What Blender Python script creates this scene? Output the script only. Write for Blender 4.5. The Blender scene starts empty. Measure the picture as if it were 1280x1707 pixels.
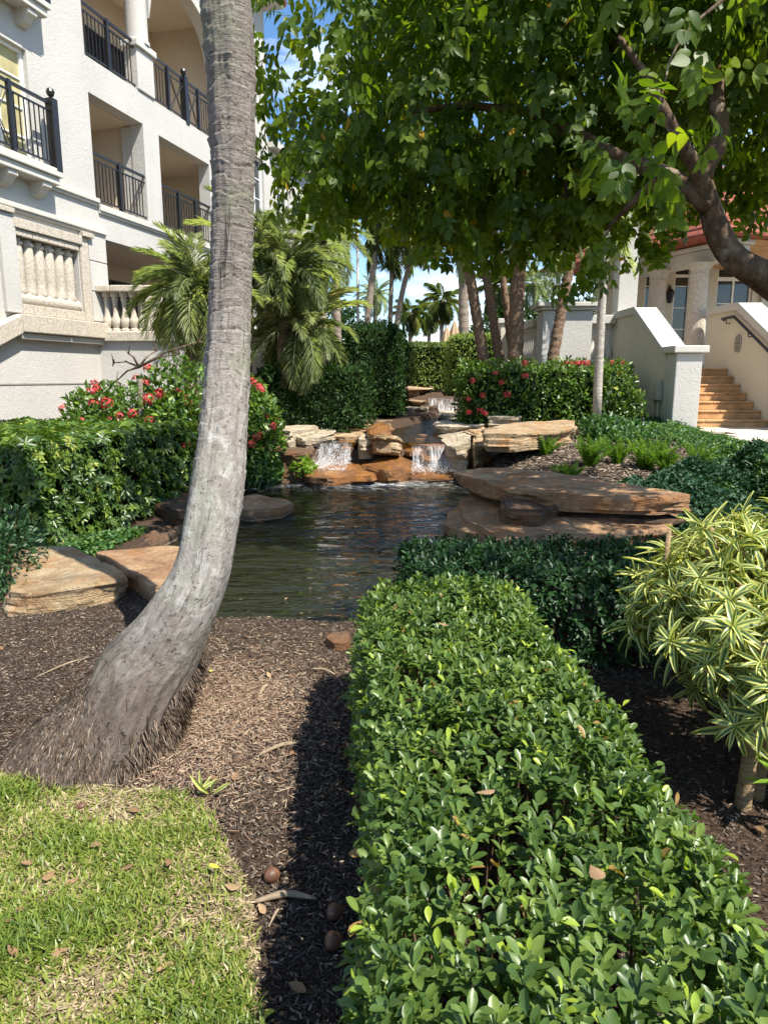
import bpy, bmesh, math, random
import numpy as np
from mathutils import Vector, Matrix, noise as mnoise

random.seed(7)
rng = np.random.default_rng(7)
sc = bpy.context.scene
COL = sc.collection
PI = math.pi

# ------------------------------------------------------------------ camera, sky, sun, exposure
PITCH = math.atan((853.5 - 630) / 1150.0)
EYE = np.array([0.0, 0.0, 1.6])
FW = np.array([0, math.cos(PITCH), -math.sin(PITCH)])
UP = np.array([0, math.sin(PITCH), math.cos(PITCH)])
cam_d = bpy.data.cameras.new('camera')
cam_d.sensor_fit = 'VERTICAL'
cam_d.sensor_height = 36.0
cam_d.lens = 1150.0 * 36.0 / 1707.0
cam_d.clip_start = 0.05
cam_d.clip_end = 3000
cam = bpy.data.objects.new('camera', cam_d)
cam.location = EYE
cam.rotation_euler = (PI / 2 - PITCH, 0, 0)
COL.objects.link(cam)
sc.camera = cam

SUN = np.array([0.75, -0.66, 0.0])
SUN = SUN / np.linalg.norm(SUN)
ELEV = math.radians(56)
SUNV = np.array([SUN[0] * math.cos(ELEV), SUN[1] * math.cos(ELEV), math.sin(ELEV)])
w = bpy.data.worlds.new('World')
sc.world = w
w.use_nodes = True
wn, wl = w.node_tree.nodes, w.node_tree.links
wn.clear()
sky = wn.new('ShaderNodeTexSky')
sky.sky_type = 'NISHITA'
sky.sun_disc = False
sky.sun_elevation = ELEV
sky.sun_rotation = math.atan2(SUN[0], SUN[1])
sky.air_density = 1.0
sky.dust_density = 0.4
sky.ozone_density = 2.5
bg = wn.new('ShaderNodeBackground')
bg.inputs['Strength'].default_value = 0.12
tc = wn.new('ShaderNodeTexCoord')
mp = wn.new('ShaderNodeMapping')
mp.inputs['Scale'].default_value = (1.0, 1.0, 3.2)
mp.inputs['Location'].default_value = (0.35, 0.1, 0.3)
nz = wn.new('ShaderNodeTexNoise')
nz.inputs['Scale'].default_value = 3.0
nz.inputs['Detail'].default_value = 9
nz.inputs['Roughness'].default_value = 0.62
nz.inputs['Distortion'].default_value = 0.5
rp = wn.new('ShaderNodeValToRGB')
rp.color_ramp.elements[0].position = 0.53
rp.color_ramp.elements[1].position = 0.76
mx = wn.new('ShaderNodeMixRGB')
mx.inputs[2].default_value = (9.0, 9.3, 9.8, 1)
hs = wn.new('ShaderNodeHueSaturation')
hs.inputs['Saturation'].default_value = 1.18
wo = wn.new('ShaderNodeOutputWorld')
wl.new(tc.outputs['Generated'], mp.inputs['Vector'])
wl.new(mp.outputs['Vector'], nz.inputs['Vector'])
wl.new(nz.outputs['Fac'], rp.inputs['Fac'])
wl.new(rp.outputs['Color'], mx.inputs[0])
wl.new(sky.outputs['Color'], hs.inputs['Color'])
wl.new(hs.outputs['Color'], mx.inputs[1])
wl.new(mx.outputs['Color'], bg.inputs['Color'])
wl.new(bg.outputs['Background'], wo.inputs['Surface'])

sun_d = bpy.data.lights.new('sun', 'SUN')
sun_d.energy = 5.0
sun_d.angle = math.radians(0.53)
sun_d.color = (1.0, 0.94, 0.84)
sun = bpy.data.objects.new('sun', sun_d)
sun.rotation_euler = Vector(-SUNV).to_track_quat('-Z', 'Y').to_euler()
sun.location = (6, -8, 20)
COL.objects.link(sun)

sc.view_settings.view_transform = 'Standard'
sc.view_settings.look = 'None'
sc.view_settings.gamma = 1.0
sc.view_settings.exposure = 0.95
sc.cycles.use_denoising = True
sc.cycles.max_bounces = 8
sc.cycles.transparent_max_bounces = 12
sc.cycles.sample_clamp_indirect = 6.0
sc.cycles.caustics_reflective = False
sc.cycles.caustics_refractive = False


# ------------------------------------------------------------------ measuring helpers
def ray(px, py):
    return FW + np.array([(px - 640) / 1150.0, 0, 0]) - (py - 853.5) / 1150.0 * UP


def at_z(px, py, z):
    d = ray(px, py)
    return EYE + d * ((z - 1.6) / d[2])


def at_y(px, py, Y):
    d = ray(px, py)
    return EYE + d * (Y / d[1])


def to_px(P):
    v = np.asarray(P, float) - EYE
    d = v @ FW
    d = np.where(np.abs(d) < 1e-6, 1e-6, d)
    return 640 + 1150 * v[..., 0] / d, 853.5 - 1150 * (v @ UP) / d, d


def sstep(a, b, x):
    t = np.clip((x - a) / (b - a), 0, 1)
    return t * t * (3 - 2 * t)


# ------------------------------------------------------------------ materials
def new_mat(name):
    m = bpy.data.materials.new(name)
    m.use_nodes = True
    nt = m.node_tree
    nt.nodes.clear()
    out = nt.nodes.new('ShaderNodeOutputMaterial')
    b = nt.nodes.new('ShaderNodeBsdfPrincipled')
    nt.links.new(b.outputs[0], out.inputs['Surface'])
    return m, nt, b, out


def n_noise(nt, vec, scale, detail=4, rough=0.55, dist=0.0):
    n = nt.nodes.new('ShaderNodeTexNoise')
    n.inputs['Scale'].default_value = scale
    n.inputs['Detail'].default_value = detail
    n.inputs['Roughness'].default_value = rough
    n.inputs['Distortion'].default_value = dist
    if vec is not None:
        nt.links.new(vec, n.inputs['Vector'])
    return n.outputs['Fac']


def n_map(nt, vec, scale=(1, 1, 1), rot=(0, 0, 0)):
    n = nt.nodes.new('ShaderNodeMapping')
    n.inputs['Scale'].default_value = scale
    n.inputs['Rotation'].default_value = rot
    nt.links.new(vec, n.inputs['Vector'])
    return n.outputs['Vector']


def n_pos(nt):
    return nt.nodes.new('ShaderNodeNewGeometry').outputs['Position']


def n_obj(nt):
    return nt.nodes.new('ShaderNodeTexCoord').outputs['Object']


def n_ramp(nt, fac, stops, interp='LINEAR'):
    r = nt.nodes.new('ShaderNodeValToRGB')
    cr = r.color_ramp
    cr.interpolation = interp
    while len(cr.elements) < len(stops):
        cr.elements.new(0.5)
    for e, (p, c) in zip(cr.elements, stops):
        e.position = p
        e.color = (*c, 1) if len(c) == 3 else c
    if fac is not None:
        nt.links.new(fac, r.inputs['Fac'])
    return r.outputs['Color']


def n_mix(nt, fac, a, b, mode='MIX'):
    m = nt.nodes.new('ShaderNodeMixRGB')
    m.blend_type = mode
    for i, v in ((0, fac), (1, a), (2, b)):
        if isinstance(v, (int, float)):
            m.inputs[i].default_value = v
        elif isinstance(v, tuple):
            m.inputs[i].default_value = (*v, 1)
        else:
            nt.links.new(v, m.inputs[i])
    return m.outputs[0]


def n_math(nt, op, a, b=0.0):
    m = nt.nodes.new('ShaderNodeMath')
    m.operation = op
    for i, v in ((0, a), (1, b)):
        if isinstance(v, (int, float)):
            m.inputs[i].default_value = v
        else:
            nt.links.new(v, m.inputs[i])
    return m.outputs[0]


def n_bump(nt, b, h, strength, dist):
    n = nt.nodes.new('ShaderNodeBump')
    n.inputs['Strength'].default_value = strength
    n.inputs['Distance'].default_value = dist
    nt.links.new(h, n.inputs['Height'])
    nt.links.new(n.outputs[0], b.inputs['Normal'])
    return n


def n_attr(nt, name):
    n = nt.nodes.new('ShaderNodeAttribute')
    n.attribute_name = name
    return n


def bw(nt, v, lo, hi):
    return n_ramp(nt, v, [(lo, (0, 0, 0)), (hi, (1, 1, 1))])


def plain(name, col, rough=0.6, spec=0.4, var=0.12, scale=14, metal=0.0, bump=0.0, bscale=60):
    m, nt, b, o = new_mat(name)
    v = n_noise(nt, n_obj(nt), scale, 5)
    lo = tuple(c * (1 - var) for c in col)
    hi = tuple(min(1, c * (1 + var)) for c in col)
    nt.links.new(n_ramp(nt, v, [(0.3, lo), (0.7, hi)]), b.inputs['Base Color'])
    b.inputs['Roughness'].default_value = rough
    b.inputs['Specular IOR Level'].default_value = spec
    b.inputs['Metallic'].default_value = metal
    if bump:
        n_bump(nt, b, n_noise(nt, n_obj(nt), bscale, 4), bump, 0.01)
    return m


def stucco(name, col, dirt=(0.45, 0.43, 0.38), bump=0.55):
    m, nt, b, o = new_mat(name)
    p = n_pos(nt)
    big = n_noise(nt, p, 0.9, 5, 0.6)
    streak = n_noise(nt, n_map(nt, p, (3.0, 3.0, 0.35)), 1.6, 5, 0.65)
    c = n_ramp(nt, big, [(0.3, tuple(x * 0.9 for x in col)), (0.7, col)])
    c = n_mix(nt, n_math(nt, 'MULTIPLY', bw(nt, streak, 0.56, 0.82), 0.35), c, dirt)
    nt.links.new(c, b.inputs['Base Color'])
    b.inputs['Roughness'].default_value = 0.9
    b.inputs['Specular IOR Level'].default_value = 0.15
    a = n_noise(nt, p, 16, 4, 0.6, 1.2)
    f = n_noise(nt, p, 75, 3, 0.6)
    h = n_math(nt, 'ADD', n_ramp(nt, a, [(0.42, (0, 0, 0)), (0.6, (1, 1, 1))]), n_math(nt, 'MULTIPLY', f, 0.5))
    n_bump(nt, b, h, bump, 0.02)
    return m


def sandstone(name, stops, stain=(0.07, 0.055, 0.045), wet=0.0, stain_amt=0.7, band=0.4, rough=0.85, orange=None):
    m, nt, b, o = new_mat(name)
    p = n_pos(nt)
    a = n_noise(nt, p, 2.6, 7, 0.62, 0.8)
    c = n_ramp(nt, a, stops)
    bandn = n_noise(nt, n_map(nt, p, (1.1, 1.1, 16.0)), 1.6, 6, 0.6, 1.1)
    c = n_mix(nt, n_math(nt, 'MULTIPLY', bw(nt, bandn, 0.5, 0.66), band), c, n_mix(nt, 1.0, c, (0.5, 0.42, 0.36), 'MULTIPLY'))
    st = n_noise(nt, p, 1.5, 8, 0.7, 0.6)
    c = n_mix(nt, n_math(nt, 'MULTIPLY', bw(nt, st, 0.54, 0.66), stain_amt), c, stain)
    if orange:
        og = n_noise(nt, p, 3.4, 6, 0.6)
        c = n_mix(nt, n_math(nt, 'MULTIPLY', bw(nt, og, 0.5, 0.64), 0.75), c, orange)
    sp = n_noise(nt, p, 46, 5, 0.7)
    c = n_mix(nt, 0.45, c, n_ramp(nt, sp, [(0.3, (0.25, 0.25, 0.25)), (0.62, (1, 1, 1))]), 'MULTIPLY')
    sp_ = nt.nodes.new('ShaderNodeSeparateXYZ')
    nt.links.new(p, sp_.inputs[0])
    zz = n_math(nt, 'ADD', n_math(nt, 'ADD', sp_.outputs['Z'], 0.5), n_math(nt, 'MULTIPLY', n_math(nt, 'SUBTRACT', a, 0.5), 0.10))
    c = n_mix(nt, n_ramp(nt, zz, [(0.40, (0.8, 0.8, 0.8)), (0.455, (0, 0, 0))]), c, n_mix(nt, 1.0, c, (0.3, 0.27, 0.22), 'MULTIPLY'))
    lime = n_ramp(nt, n_math(nt, 'ADD', sp_.outputs['Z'], 0.5), [(0.394, (0, 0, 0)), (0.398, (0.6, 0.6, 0.6)), (0.404, (0.6, 0.6, 0.6)), (0.41, (0, 0, 0))])
    c = n_mix(nt, lime, c, (0.5, 0.46, 0.38))
    mossn = n_noise(nt, p, 3.2, 7, 0.7)
    c = n_mix(nt, n_math(nt, 'MULTIPLY', bw(nt, mossn, 0.58, 0.7), 0.4), c, (0.10, 0.105, 0.04))
    nt.links.new(c, b.inputs['Base Color'])
    b.inputs['Roughness'].default_value = rough
    b.inputs['Specular IOR Level'].default_value = 0.3 + wet * 0.4
    h = n_math(nt, 'ADD', n_math(nt, 'MULTIPLY', bandn, 0.8), n_math(nt, 'ADD', n_math(nt, 'MULTIPLY', n_noise(nt, p, 11, 8, 0.68), 1.2), n_math(nt, 'MULTIPLY', sp, 0.3)))
    n_bump(nt, b, h, 1.0, 0.06)
    return m


def leaf_mat(name, stops, trans=0.3, rough=0.4, spec=0.45, tcol=(1.5, 1.55, 0.55), objrand=False, across=None):
    m, nt, b, o = new_mat(name)
    if objrand:
        fac = nt.nodes.new('ShaderNodeObjectInfo').outputs['Random']
        fac = n_math(nt, 'ADD', n_math(nt, 'MULTIPLY', fac, 0.5), n_math(nt, 'MULTIPLY', n_attr(nt, 'rnd').outputs['Fac'], 0.5))
    else:
        fac = n_attr(nt, 'rnd').outputs['Fac']
    c = n_ramp(nt, fac, stops)
    if across:
        ac = n_attr(nt, 'across').outputs['Fac']
        wob = n_math(nt, 'ADD', ac, n_math(nt, 'MULTIPLY', n_math(nt, 'SUBTRACT', n_noise(nt, n_map(nt, n_obj(nt), (60, 60, 60)), 1.0, 2), 0.5), 0.35))
        rib = bw(nt, wob, 0.36, 0.56)
        c = n_mix(nt, rib, c, across)
    else:
        ns = n_noise(nt, n_pos(nt), 60, 3)
        c = n_mix(nt, 0.35, c, n_ramp(nt, ns, [(0.35, (0.6, 0.65, 0.55)), (0.65, (1.15, 1.1, 1.1))]), 'MULTIPLY')
    nt.links.new(c, b.inputs['Base Color'])
    b.inputs['Roughness'].default_value = rough
    b.inputs['Specular IOR Level'].default_value = spec
    t = nt.nodes.new('ShaderNodeBsdfTranslucent')
    nt.links.new(n_mix(nt, 1.0, c, tcol, 'MULTIPLY'), t.inputs['Color'])
    ms = nt.nodes.new('ShaderNodeMixShader')
    ms.inputs[0].default_value = trans
    nt.links.new(b.outputs[0], ms.inputs[1])
    nt.links.new(t.outputs[0], ms.inputs[2])
    nt.links.new(ms.outputs[0], o.inputs['Surface'])
    return m


def ramp_mat(name, stops, rough=0.8, spec=0.25):
    m, nt, b, o = new_mat(name)
    c = n_ramp(nt, n_attr(nt, 'rnd').outputs['Fac'], stops)
    c = n_mix(nt, 0.4, c, n_ramp(nt, n_noise(nt, n_pos(nt), 90, 3), [(0.3, (0.55, 0.55, 0.55)), (0.7, (1.2, 1.2, 1.2))]), 'MULTIPLY')
    nt.links.new(c, b.inputs['Base Color'])
    b.inputs['Roughness'].default_value = rough
    b.inputs['Specular IOR Level'].default_value = spec
    return m


def bark_mat(name, lo, hi, scale=(6, 6, 1.5), bump=0.8, spots=None):
    m, nt, b, o = new_mat(name)
    p = n_obj(nt)
    a = n_noise(nt, n_map(nt, p, scale), 3.0, 7, 0.65, 0.5)
    c = n_ramp(nt, a, [(0.32, lo), (0.68, hi)])
    if spots:
        c = n_mix(nt, bw(nt, n_noise(nt, p, 5, 5, 0.6), 0.55, 0.68), c, spots)
    nt.links.new(c, b.inputs['Base Color'])
    b.inputs['Roughness'].default_value = 0.9
    b.inputs['Specular IOR Level'].default_value = 0.15
    n_bump(nt, b, n_math(nt, 'ADD', a, n_math(nt, 'MULTIPLY', n_noise(nt, p, 40, 4), 0.4)), bump, 0.03)
    return m


def glass_mat(name, col=(0.02, 0.025, 0.03), rough=0.04):
    m, nt, b, o = new_mat(name)
    v = n_noise(nt, n_pos(nt), 1.3, 4)
    nt.links.new(n_ramp(nt, v, [(0.35, tuple(c * 0.6 for c in col)), (0.7, tuple(c * 1.5 for c in col))]), b.inputs['Base Color'])
    b.inputs['Roughness'].default_value = rough
    b.inputs['Specular IOR Level'].default_value = 0.8
    return m


# ------------------------------------------------------------------ objects
WL = {}


def tag(o, label=None, cat=None, group=None, kind=None):
    if label:
        o['label'] = label
    if cat:
        o['category'] = cat
    if group:
        o['group'] = group
    if kind:
        o['kind'] = kind
    return o


def thing(name, loc, label, cat, group=None):
    o = bpy.data.objects.new(name, None)
    o.empty_display_size = 0.2
    o.location = loc
    COL.objects.link(o)
    WL[o.name] = np.array(loc, float)
    return tag(o, label, cat, group)


def make_mesh(name, V, F, mat, attrs=None, smooth=False, sharp=None):
    V = np.asarray(V, dtype=np.float32)
    me = bpy.data.meshes.new(name)
    if isinstance(F, np.ndarray) and F.ndim == 2:
        k = F.shape[1]
        me.vertices.add(len(V))
        me.vertices.foreach_set('co', V.ravel())
        me.loops.add(F.size)
        me.loops.foreach_set('vertex_index', F.astype(np.int32).ravel())
        me.polygons.add(len(F))
        me.polygons.foreach_set('loop_start', np.arange(0, F.size, k, dtype=np.int32))
        me.update(calc_edges=True)
    else:
        me.from_pydata([tuple(v) for v in V.tolist()], [], [tuple(f) for f in F])
        me.update()
    if attrs:
        for an, (dom, arr) in attrs.items():
            arr = np.asarray(arr, dtype=np.float32)
            at = me.attributes.new(an, 'FLOAT_VECTOR' if arr.ndim == 2 else 'FLOAT', dom)
            at.data.foreach_set('vector' if arr.ndim == 2 else 'value', arr.ravel())
    if mat is not None:
        me.materials.append(mat)
    if smooth:
        me.shade_smooth()
        if sharp:
            me.set_sharp_from_angle(angle=math.radians(sharp))
    return me


def put(name, V, F, mat, parent=None, loc=None, attrs=None, smooth=False, sharp=None):
    """link world-space geometry as ONE mesh object"""
    V = np.asarray(V, dtype=np.float64)
    if parent is not None:
        L = WL[parent.name]
    elif loc is not None:
        L = np.array(loc, float)
    else:
        L = np.array([V[:, 0].mean(), V[:, 1].mean(), V[:, 2].min()])
    me = make_mesh(name, V - L, F, mat, attrs, smooth, sharp)
    o = bpy.data.objects.new(name, me)
    COL.objects.link(o)
    if parent is not None:
        o.parent = parent
    else:
        o.location = L
    WL[o.name] = L
    return o


def inst(name, me, parent, mat4):
    """a part that shares mesh data; mat4 is its world matrix"""
    o = bpy.data.objects.new(name, me)
    COL.objects.link(o)
    if parent is not None:
        o.parent = parent
        L = WL[parent.name]
        mat4 = Matrix.Translation(Vector(-L)) @ mat4
        WL[o.name] = L
    o.matrix_basis = mat4
    return o


def bevel(o, wd=0.01, seg=2):
    m = o.modifiers.new('bevel', 'BEVEL')
    m.width = wd
    m.segments = seg
    m.limit_method = 'ANGLE'
    m.angle_limit = math.radians(40)
    return o


class Frame:
    def __init__(s, o, u, n):
        s.o = np.array(o, float)
        s.u = np.array(u, float) / np.linalg.norm(u)
        s.n = np.array(n, float) / np.linalg.norm(n)

    def p(s, a, d, z):
        return s.o + s.u * a + s.n * d + np.array([0, 0, z])


IDF = Frame((0, 0, 0), (1, 0, 0), (0, 1, 0))


class MB:
    def __init__(s):
        s.V, s.F = [], []

    def add(s, V, F):
        k = len(s.V)
        s.V.extend([np.asarray(v, float) for v in V])
        s.F.extend([tuple(i + k for i in f) for f in F])
        return s

    def box(s, fr, a0, a1, d0, d1, z0, z1):
        c = [fr.p(a, d, z) for z in (z0, z1) for d in (d0, d1) for a in (a0, a1)]
        f = [(0, 2, 3, 1), (4, 5, 7, 6), (0, 1, 5, 4), (2, 6, 7, 3), (0, 4, 6, 2), (1, 3, 7, 5)]
        if np.dot(np.cross(fr.u, fr.n), [0, 0, 1]) * np.sign((a1 - a0) * (d1 - d0) * (z1 - z0)) < 0:
            f = [x[::-1] for x in f]
        return s.add(c, f)

    def hexa(s, c):
        return s.add(c, [(0, 3, 2, 1), (4, 5, 6, 7), (0, 1, 5, 4), (1, 2, 6, 5), (2, 3, 7, 6), (3, 0, 4, 7)])

    def tube(s, pts, rad, n=8, cap=True):
        pts = [np.asarray(p, float) for p in pts]
        if np.isscalar(rad):
            rad = [rad] * len(pts)
        V, F = [], []
        up = None
        for i, p in enumerate(pts):
            t = pts[min(i + 1, len(pts) - 1)] - pts[max(i - 1, 0)]
            t = t / (np.linalg.norm(t) + 1e-9)
            if up is None:
                up = np.array([0, 0, 1.0]) if abs(t[2]) < 0.9 else np.array([1.0, 0, 0])
            x = np.cross(up, t)
            x /= np.linalg.norm(x) + 1e-9
            y = np.cross(t, x)
            up = y
            for k in range(n):
                a = 2 * PI * k / n
                V.append(p + rad[i] * (math.cos(a) * x + math.sin(a) * y))
        for i in range(len(pts) - 1):
            for k in range(n):
                F.append((i * n + k, i * n + (k + 1) % n, (i + 1) * n + (k + 1) % n, (i + 1) * n + k))
        if cap:
            F.append(tuple(range(n))[::-1])
            F.append(tuple(range((len(pts) - 1) * n, len(pts) * n)))
        return s.add(V, F)

    def lathe(s, c, prof, n=16, sq=False):
        """prof: (radius, z) list bottom to top"""
        V, F = [], []
        for r, z in prof:
            for k in range(n):
                a = 2 * PI * (k + 0.5) / n
                V.append(np.array([c[0] + r * math.cos(a), c[1] + r * math.sin(a), c[2] + z]))
        for i in range(len(prof) - 1):
            for k in range(n):
                F.append((i * n + k, i * n + (k + 1) % n, (i + 1) * n + (k + 1) % n, (i + 1) * n + k))
        F.append(tuple(range(n))[::-1])
        F.append(tuple(range((len(prof) - 1) * n, len(prof) * n)))
        return s.add(V, F)

    def wall(s, fr, a0, a1, z0, z1, holes, thick=0.3, d=0.0):
        aa = sorted({a0, a1, *[h[0] for h in holes], *[h[1] for h in holes]})
        zz = sorted({z0, z1, *[h[2] for h in holes], *[h[3] for h in holes]})
        aa = [x for x in aa if a0 <= x <= a1]
        zz = [x for x in zz if z0 <= x <= z1]

        def solid(i, j):
            if i < 0 or j < 0 or i >= len(aa) - 1 or j >= len(zz) - 1:
                return False
            a, z = (aa[i] + aa[i + 1]) / 2, (zz[j] + zz[j + 1]) / 2
            return not any(h[0] < a < h[1] and h[2] < z < h[3] for h in holes)
        P = fr.p
        for i in range(len(aa) - 1):
            for j in range(len(zz) - 1):
                if not solid(i, j):
                    continue
                x0, x1, y0, y1 = aa[i], aa[i + 1], zz[j], zz[j + 1]
                b = d - thick
                s.add([P(x0, d, y0), P(x1, d, y0), P(x1, d, y1), P(x0, d, y1)], [(0, 1, 2, 3)])
                s.add([P(x0, b, y0), P(x1, b, y0), P(x1, b, y1), P(x0, b, y1)], [(3, 2, 1, 0)])
                for (di, dj, q) in ((-1, 0, [(x0, y0), (x0, y1)]), (1, 0, [(x1, y0), (x1, y1)]), (0, -1, [(x0, y0), (x1, y0)]), (0, 1, [(x0, y1), (x1, y1)])):
                    if not solid(i + di, j + dj):
                        (e, g), (h, k) = q
                        s.add([P(e, d, g), P(h, d, k), P(h, b, k), P(e, b, g)], [(0, 1, 2, 3)])
        return s

    def build(s, name, mat, parent=None, loc=None, smooth=False, sharp=None, bev=0):
        o = put(name, np.array(s.V), s.F, mat, parent, loc, None, smooth, sharp)
        if bev:
            bevel(o, bev)
        return o


# ------------------------------------------------------------------ leaves in bulk
def unit(v):
    return v / (np.linalg.norm(v, axis=-1, keepdims=True) + 1e-9)


def basis(tip, nrm):
    """(n,3,3) with columns right, tip, normal"""
    y = unit(tip)
    x = unit(np.cross(y, nrm))
    z = np.cross(x, y)
    return np.stack([x, y, z], axis=-1)


def rand_dir(n):
    v = rng.normal(size=(n, 3))
    return unit(v)


def leaf_simple(W=0.5, fold=0.12):
    V = np.array([[0, 0, 0], [-W / 2, 0.45, fold], [0, 1, -0.05], [W / 2, 0.45, fold]])
    F = np.array([[0, 2, 1], [0, 3, 2]])
    return V, F


def leaf_fine(W=0.5, fold=0.1, curl=0.12, shape='obovate'):
    prof = {'obovate': [(0.10, 0.22), (0.36, 0.76), (0.62, 1.0), (0.87, 0.66)],
            'ovate': [(0.09, 0.55), (0.32, 1.0), (0.6, 0.86), (0.83, 0.44)],
            'lance': [(0.08, 0.5), (0.32, 1.0), (0.62, 0.85), (0.85, 0.42)]}[shape]
    V = [[0, 0, 0]]
    for t, wd in prof:
        zc = -curl * t * t
        V += [[-W / 2 * wd, t, zc + fold * wd], [0, t, zc], [W / 2 * wd, t, zc + fold * wd]]
    V.append([0, 1, -curl])
    F = [[0, 2, 1], [0, 3, 2]]
    for i in range(3):
        a, b = 1 + 3 * i, 4 + 3 * i
        for k in (0, 1):
            F += [[a + k, a + k + 1, b + k + 1], [a + k, b + k + 1, b + k]]
    F += [[10, 11, 13], [11, 12, 13]]
    return np.array(V, float), np.array(F)


def leaf_strip(W=0.14, nl=7, droop=0.5, fold=0.04):
    """long strap leaf, five points across, with the attribute across"""
    V, A, F = [], [], []
    for i in range(nl + 1):
        t = i / nl
        wd = W / 2 * (min(1.0, 0.35 + t * 2.6) if t < 0.3 else (1.0 if t < 0.5 else max(0.02, 1 - ((t - 0.5) / 0.5) ** 1.6)))
        ang = droop * t * 1.1
        y = math.sin(ang) / max(droop * 1.1, 1e-6) if droop > 0 else t
        z = -(1 - math.cos(ang)) / max(droop * 1.1, 1e-6) if droop > 0 else 0
        for q in (-1, -0.5, 0, 0.5, 1):
            V.append([wd * q, y, z + fold * abs(q)])
            A.append(abs(q))
    for i in range(nl):
        for k in range(4):
            a = i * 5 + k
            F += [[a, a + 1, a + 6], [a, a + 6, a + 5]]
    return np.array(V, float), np.array(F), np.array(A)


def merge(tm, pos, R, scale, rnd):
    V, F = tm[0], tm[1]
    n = len(pos)
    sc_ = np.asarray(scale).reshape(n, -1)
    if sc_.shape[1] == 1:
        sc_ = np.repeat(sc_, 3, axis=1)
    VV = np.einsum('nij,nvj->nvi', R, V[None] * sc_[:, None, :]) + pos[:, None, :]
    FF = F[None] + (np.arange(n) * len(V))[:, None, None]
    at = {'rnd': ('FACE', np.repeat(rnd, len(F)))}
    if len(tm) > 2:
        at['across'] = ('POINT', np.tile(tm[2], n))
    return VV.reshape(-1, 3), FF.reshape(-1, 3), at


LEAFMESH = {}


def scatter(root, tms, pos, R, scale, rnd, mat, name='leaf', n_ind=0, score=None, rest='foliage'):
    """the n_ind leaves with the lowest score become parts of their own (shared meshes); the rest one part"""
    n = len(pos)
    which = rng.integers(0, len(tms), n)
    ind = np.zeros(n, bool)
    if n_ind:
        if score is None:
            x, y, d = to_px(pos)
            inside = (x > -20) & (x < 1300) & (y > -20) & (y < 1727) & (d > 0.2)
            score = np.where(inside, d / np.asarray(scale).reshape(n, -1)[:, 0], 1e9)
        idx = np.argsort(score)[:n_ind]
        ind[idx] = score[idx] < 1e8
    for i in np.nonzero(ind)[0]:
        q = int(min(5, rnd[i] * 6))
        key = (mat.name, name, int(which[i]), q)
        me = LEAFMESH.get(key)
        tm = tms[which[i]]
        if me is None:
            at = {'rnd': ('FACE', np.full(len(tm[1]), (q + 0.5) / 6))}
            if len(tm) > 2:
                at['across'] = ('POINT', tm[2])
            me = make_mesh(name, tm[0], tm[1], mat, at, smooth=True)
            LEAFMESH[key] = me
        s = np.asarray(scale).reshape(n, -1)[i]
        m = Matrix(R[i].tolist()).to_4x4() @ Matrix.Diagonal((*([s[0]] * 3 if len(s) == 1 else s), 1))
        m.translation = Vector(pos[i])
        inst(name, me, root, m)
    Vs, Fs, rn, ac, k = [], [], [], [], 0
    for t, tm in enumerate(tms):
        s = (which == t) & ~ind
        if not s.any():
            continue
        V, F, at = merge(tm, pos[s], R[s], np.asarray(scale).reshape(n, -1)[s], rnd[s])
        Vs.append(V)
        Fs.append(F + k)
        rn.append(at['rnd'][1])
        if 'across' in at:
            ac.append(at['across'][1])
        k += len(V)
    if Vs:
        at = {'rnd': ('FACE', np.concatenate(rn))}
        if ac:
            at['across'] = ('POINT', np.concatenate(ac))
        o = put(rest, np.concatenate(Vs), np.concatenate(Fs), mat, root, attrs=at, smooth=True)
        o['kind'] = 'stuff'
        return o


def rbox_points(n, c, a, b, h, rot, r, z0, top_only=False, bump=0.05, seed=0.0):
    """points and normals on a rounded, slightly bumpy hedge box"""
    areas = np.array([4 * a * b, 2 * b * h, 2 * b * h, 2 * a * h, 2 * a * h])
    f = rng.choice(5, n, p=areas / areas.sum())
    u, v = rng.uniform(-1, 1, n), rng.uniform(-1, 1, n)
    t = (v + 1) / 2 * h
    P = np.zeros((n, 3))
    P[:, 0] = np.select([f == 0, f == 1, f == 2], [u * a, -a, a], u * a)
    P[:, 1] = np.select([f == 0, f <= 2, f == 3], [v * b, u * b, -b], b)
    P[:, 2] = np.where(f == 0, h, t)
    I = np.stack([np.clip(P[:, 0], -a + r, a - r), np.clip(P[:, 1], -b + r, b - r), np.minimum(P[:, 2], h - r)], 1)
    N = unit(P - I)
    S = I + N * r
    if bump:
        ph = seed
        bb = (np.sin(S[:, 0] * 5.1 + ph) * np.sin(S[:, 1] * 4.3 + ph * 2) + np.sin(S[:, 0] * 11 + S[:, 2] * 9 + ph) * 0.5 * np.sin(S[:, 1] * 12.7))
        S = S + N * (bb * bump)[:, None]
    cs, sn = math.cos(rot), math.sin(rot)
    Rz = np.array([[cs, -sn, 0], [sn, cs, 0], [0, 0, 1]])
    return S @ Rz.T + np.array([c[0], c[1], z0]), N @ Rz.T


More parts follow.
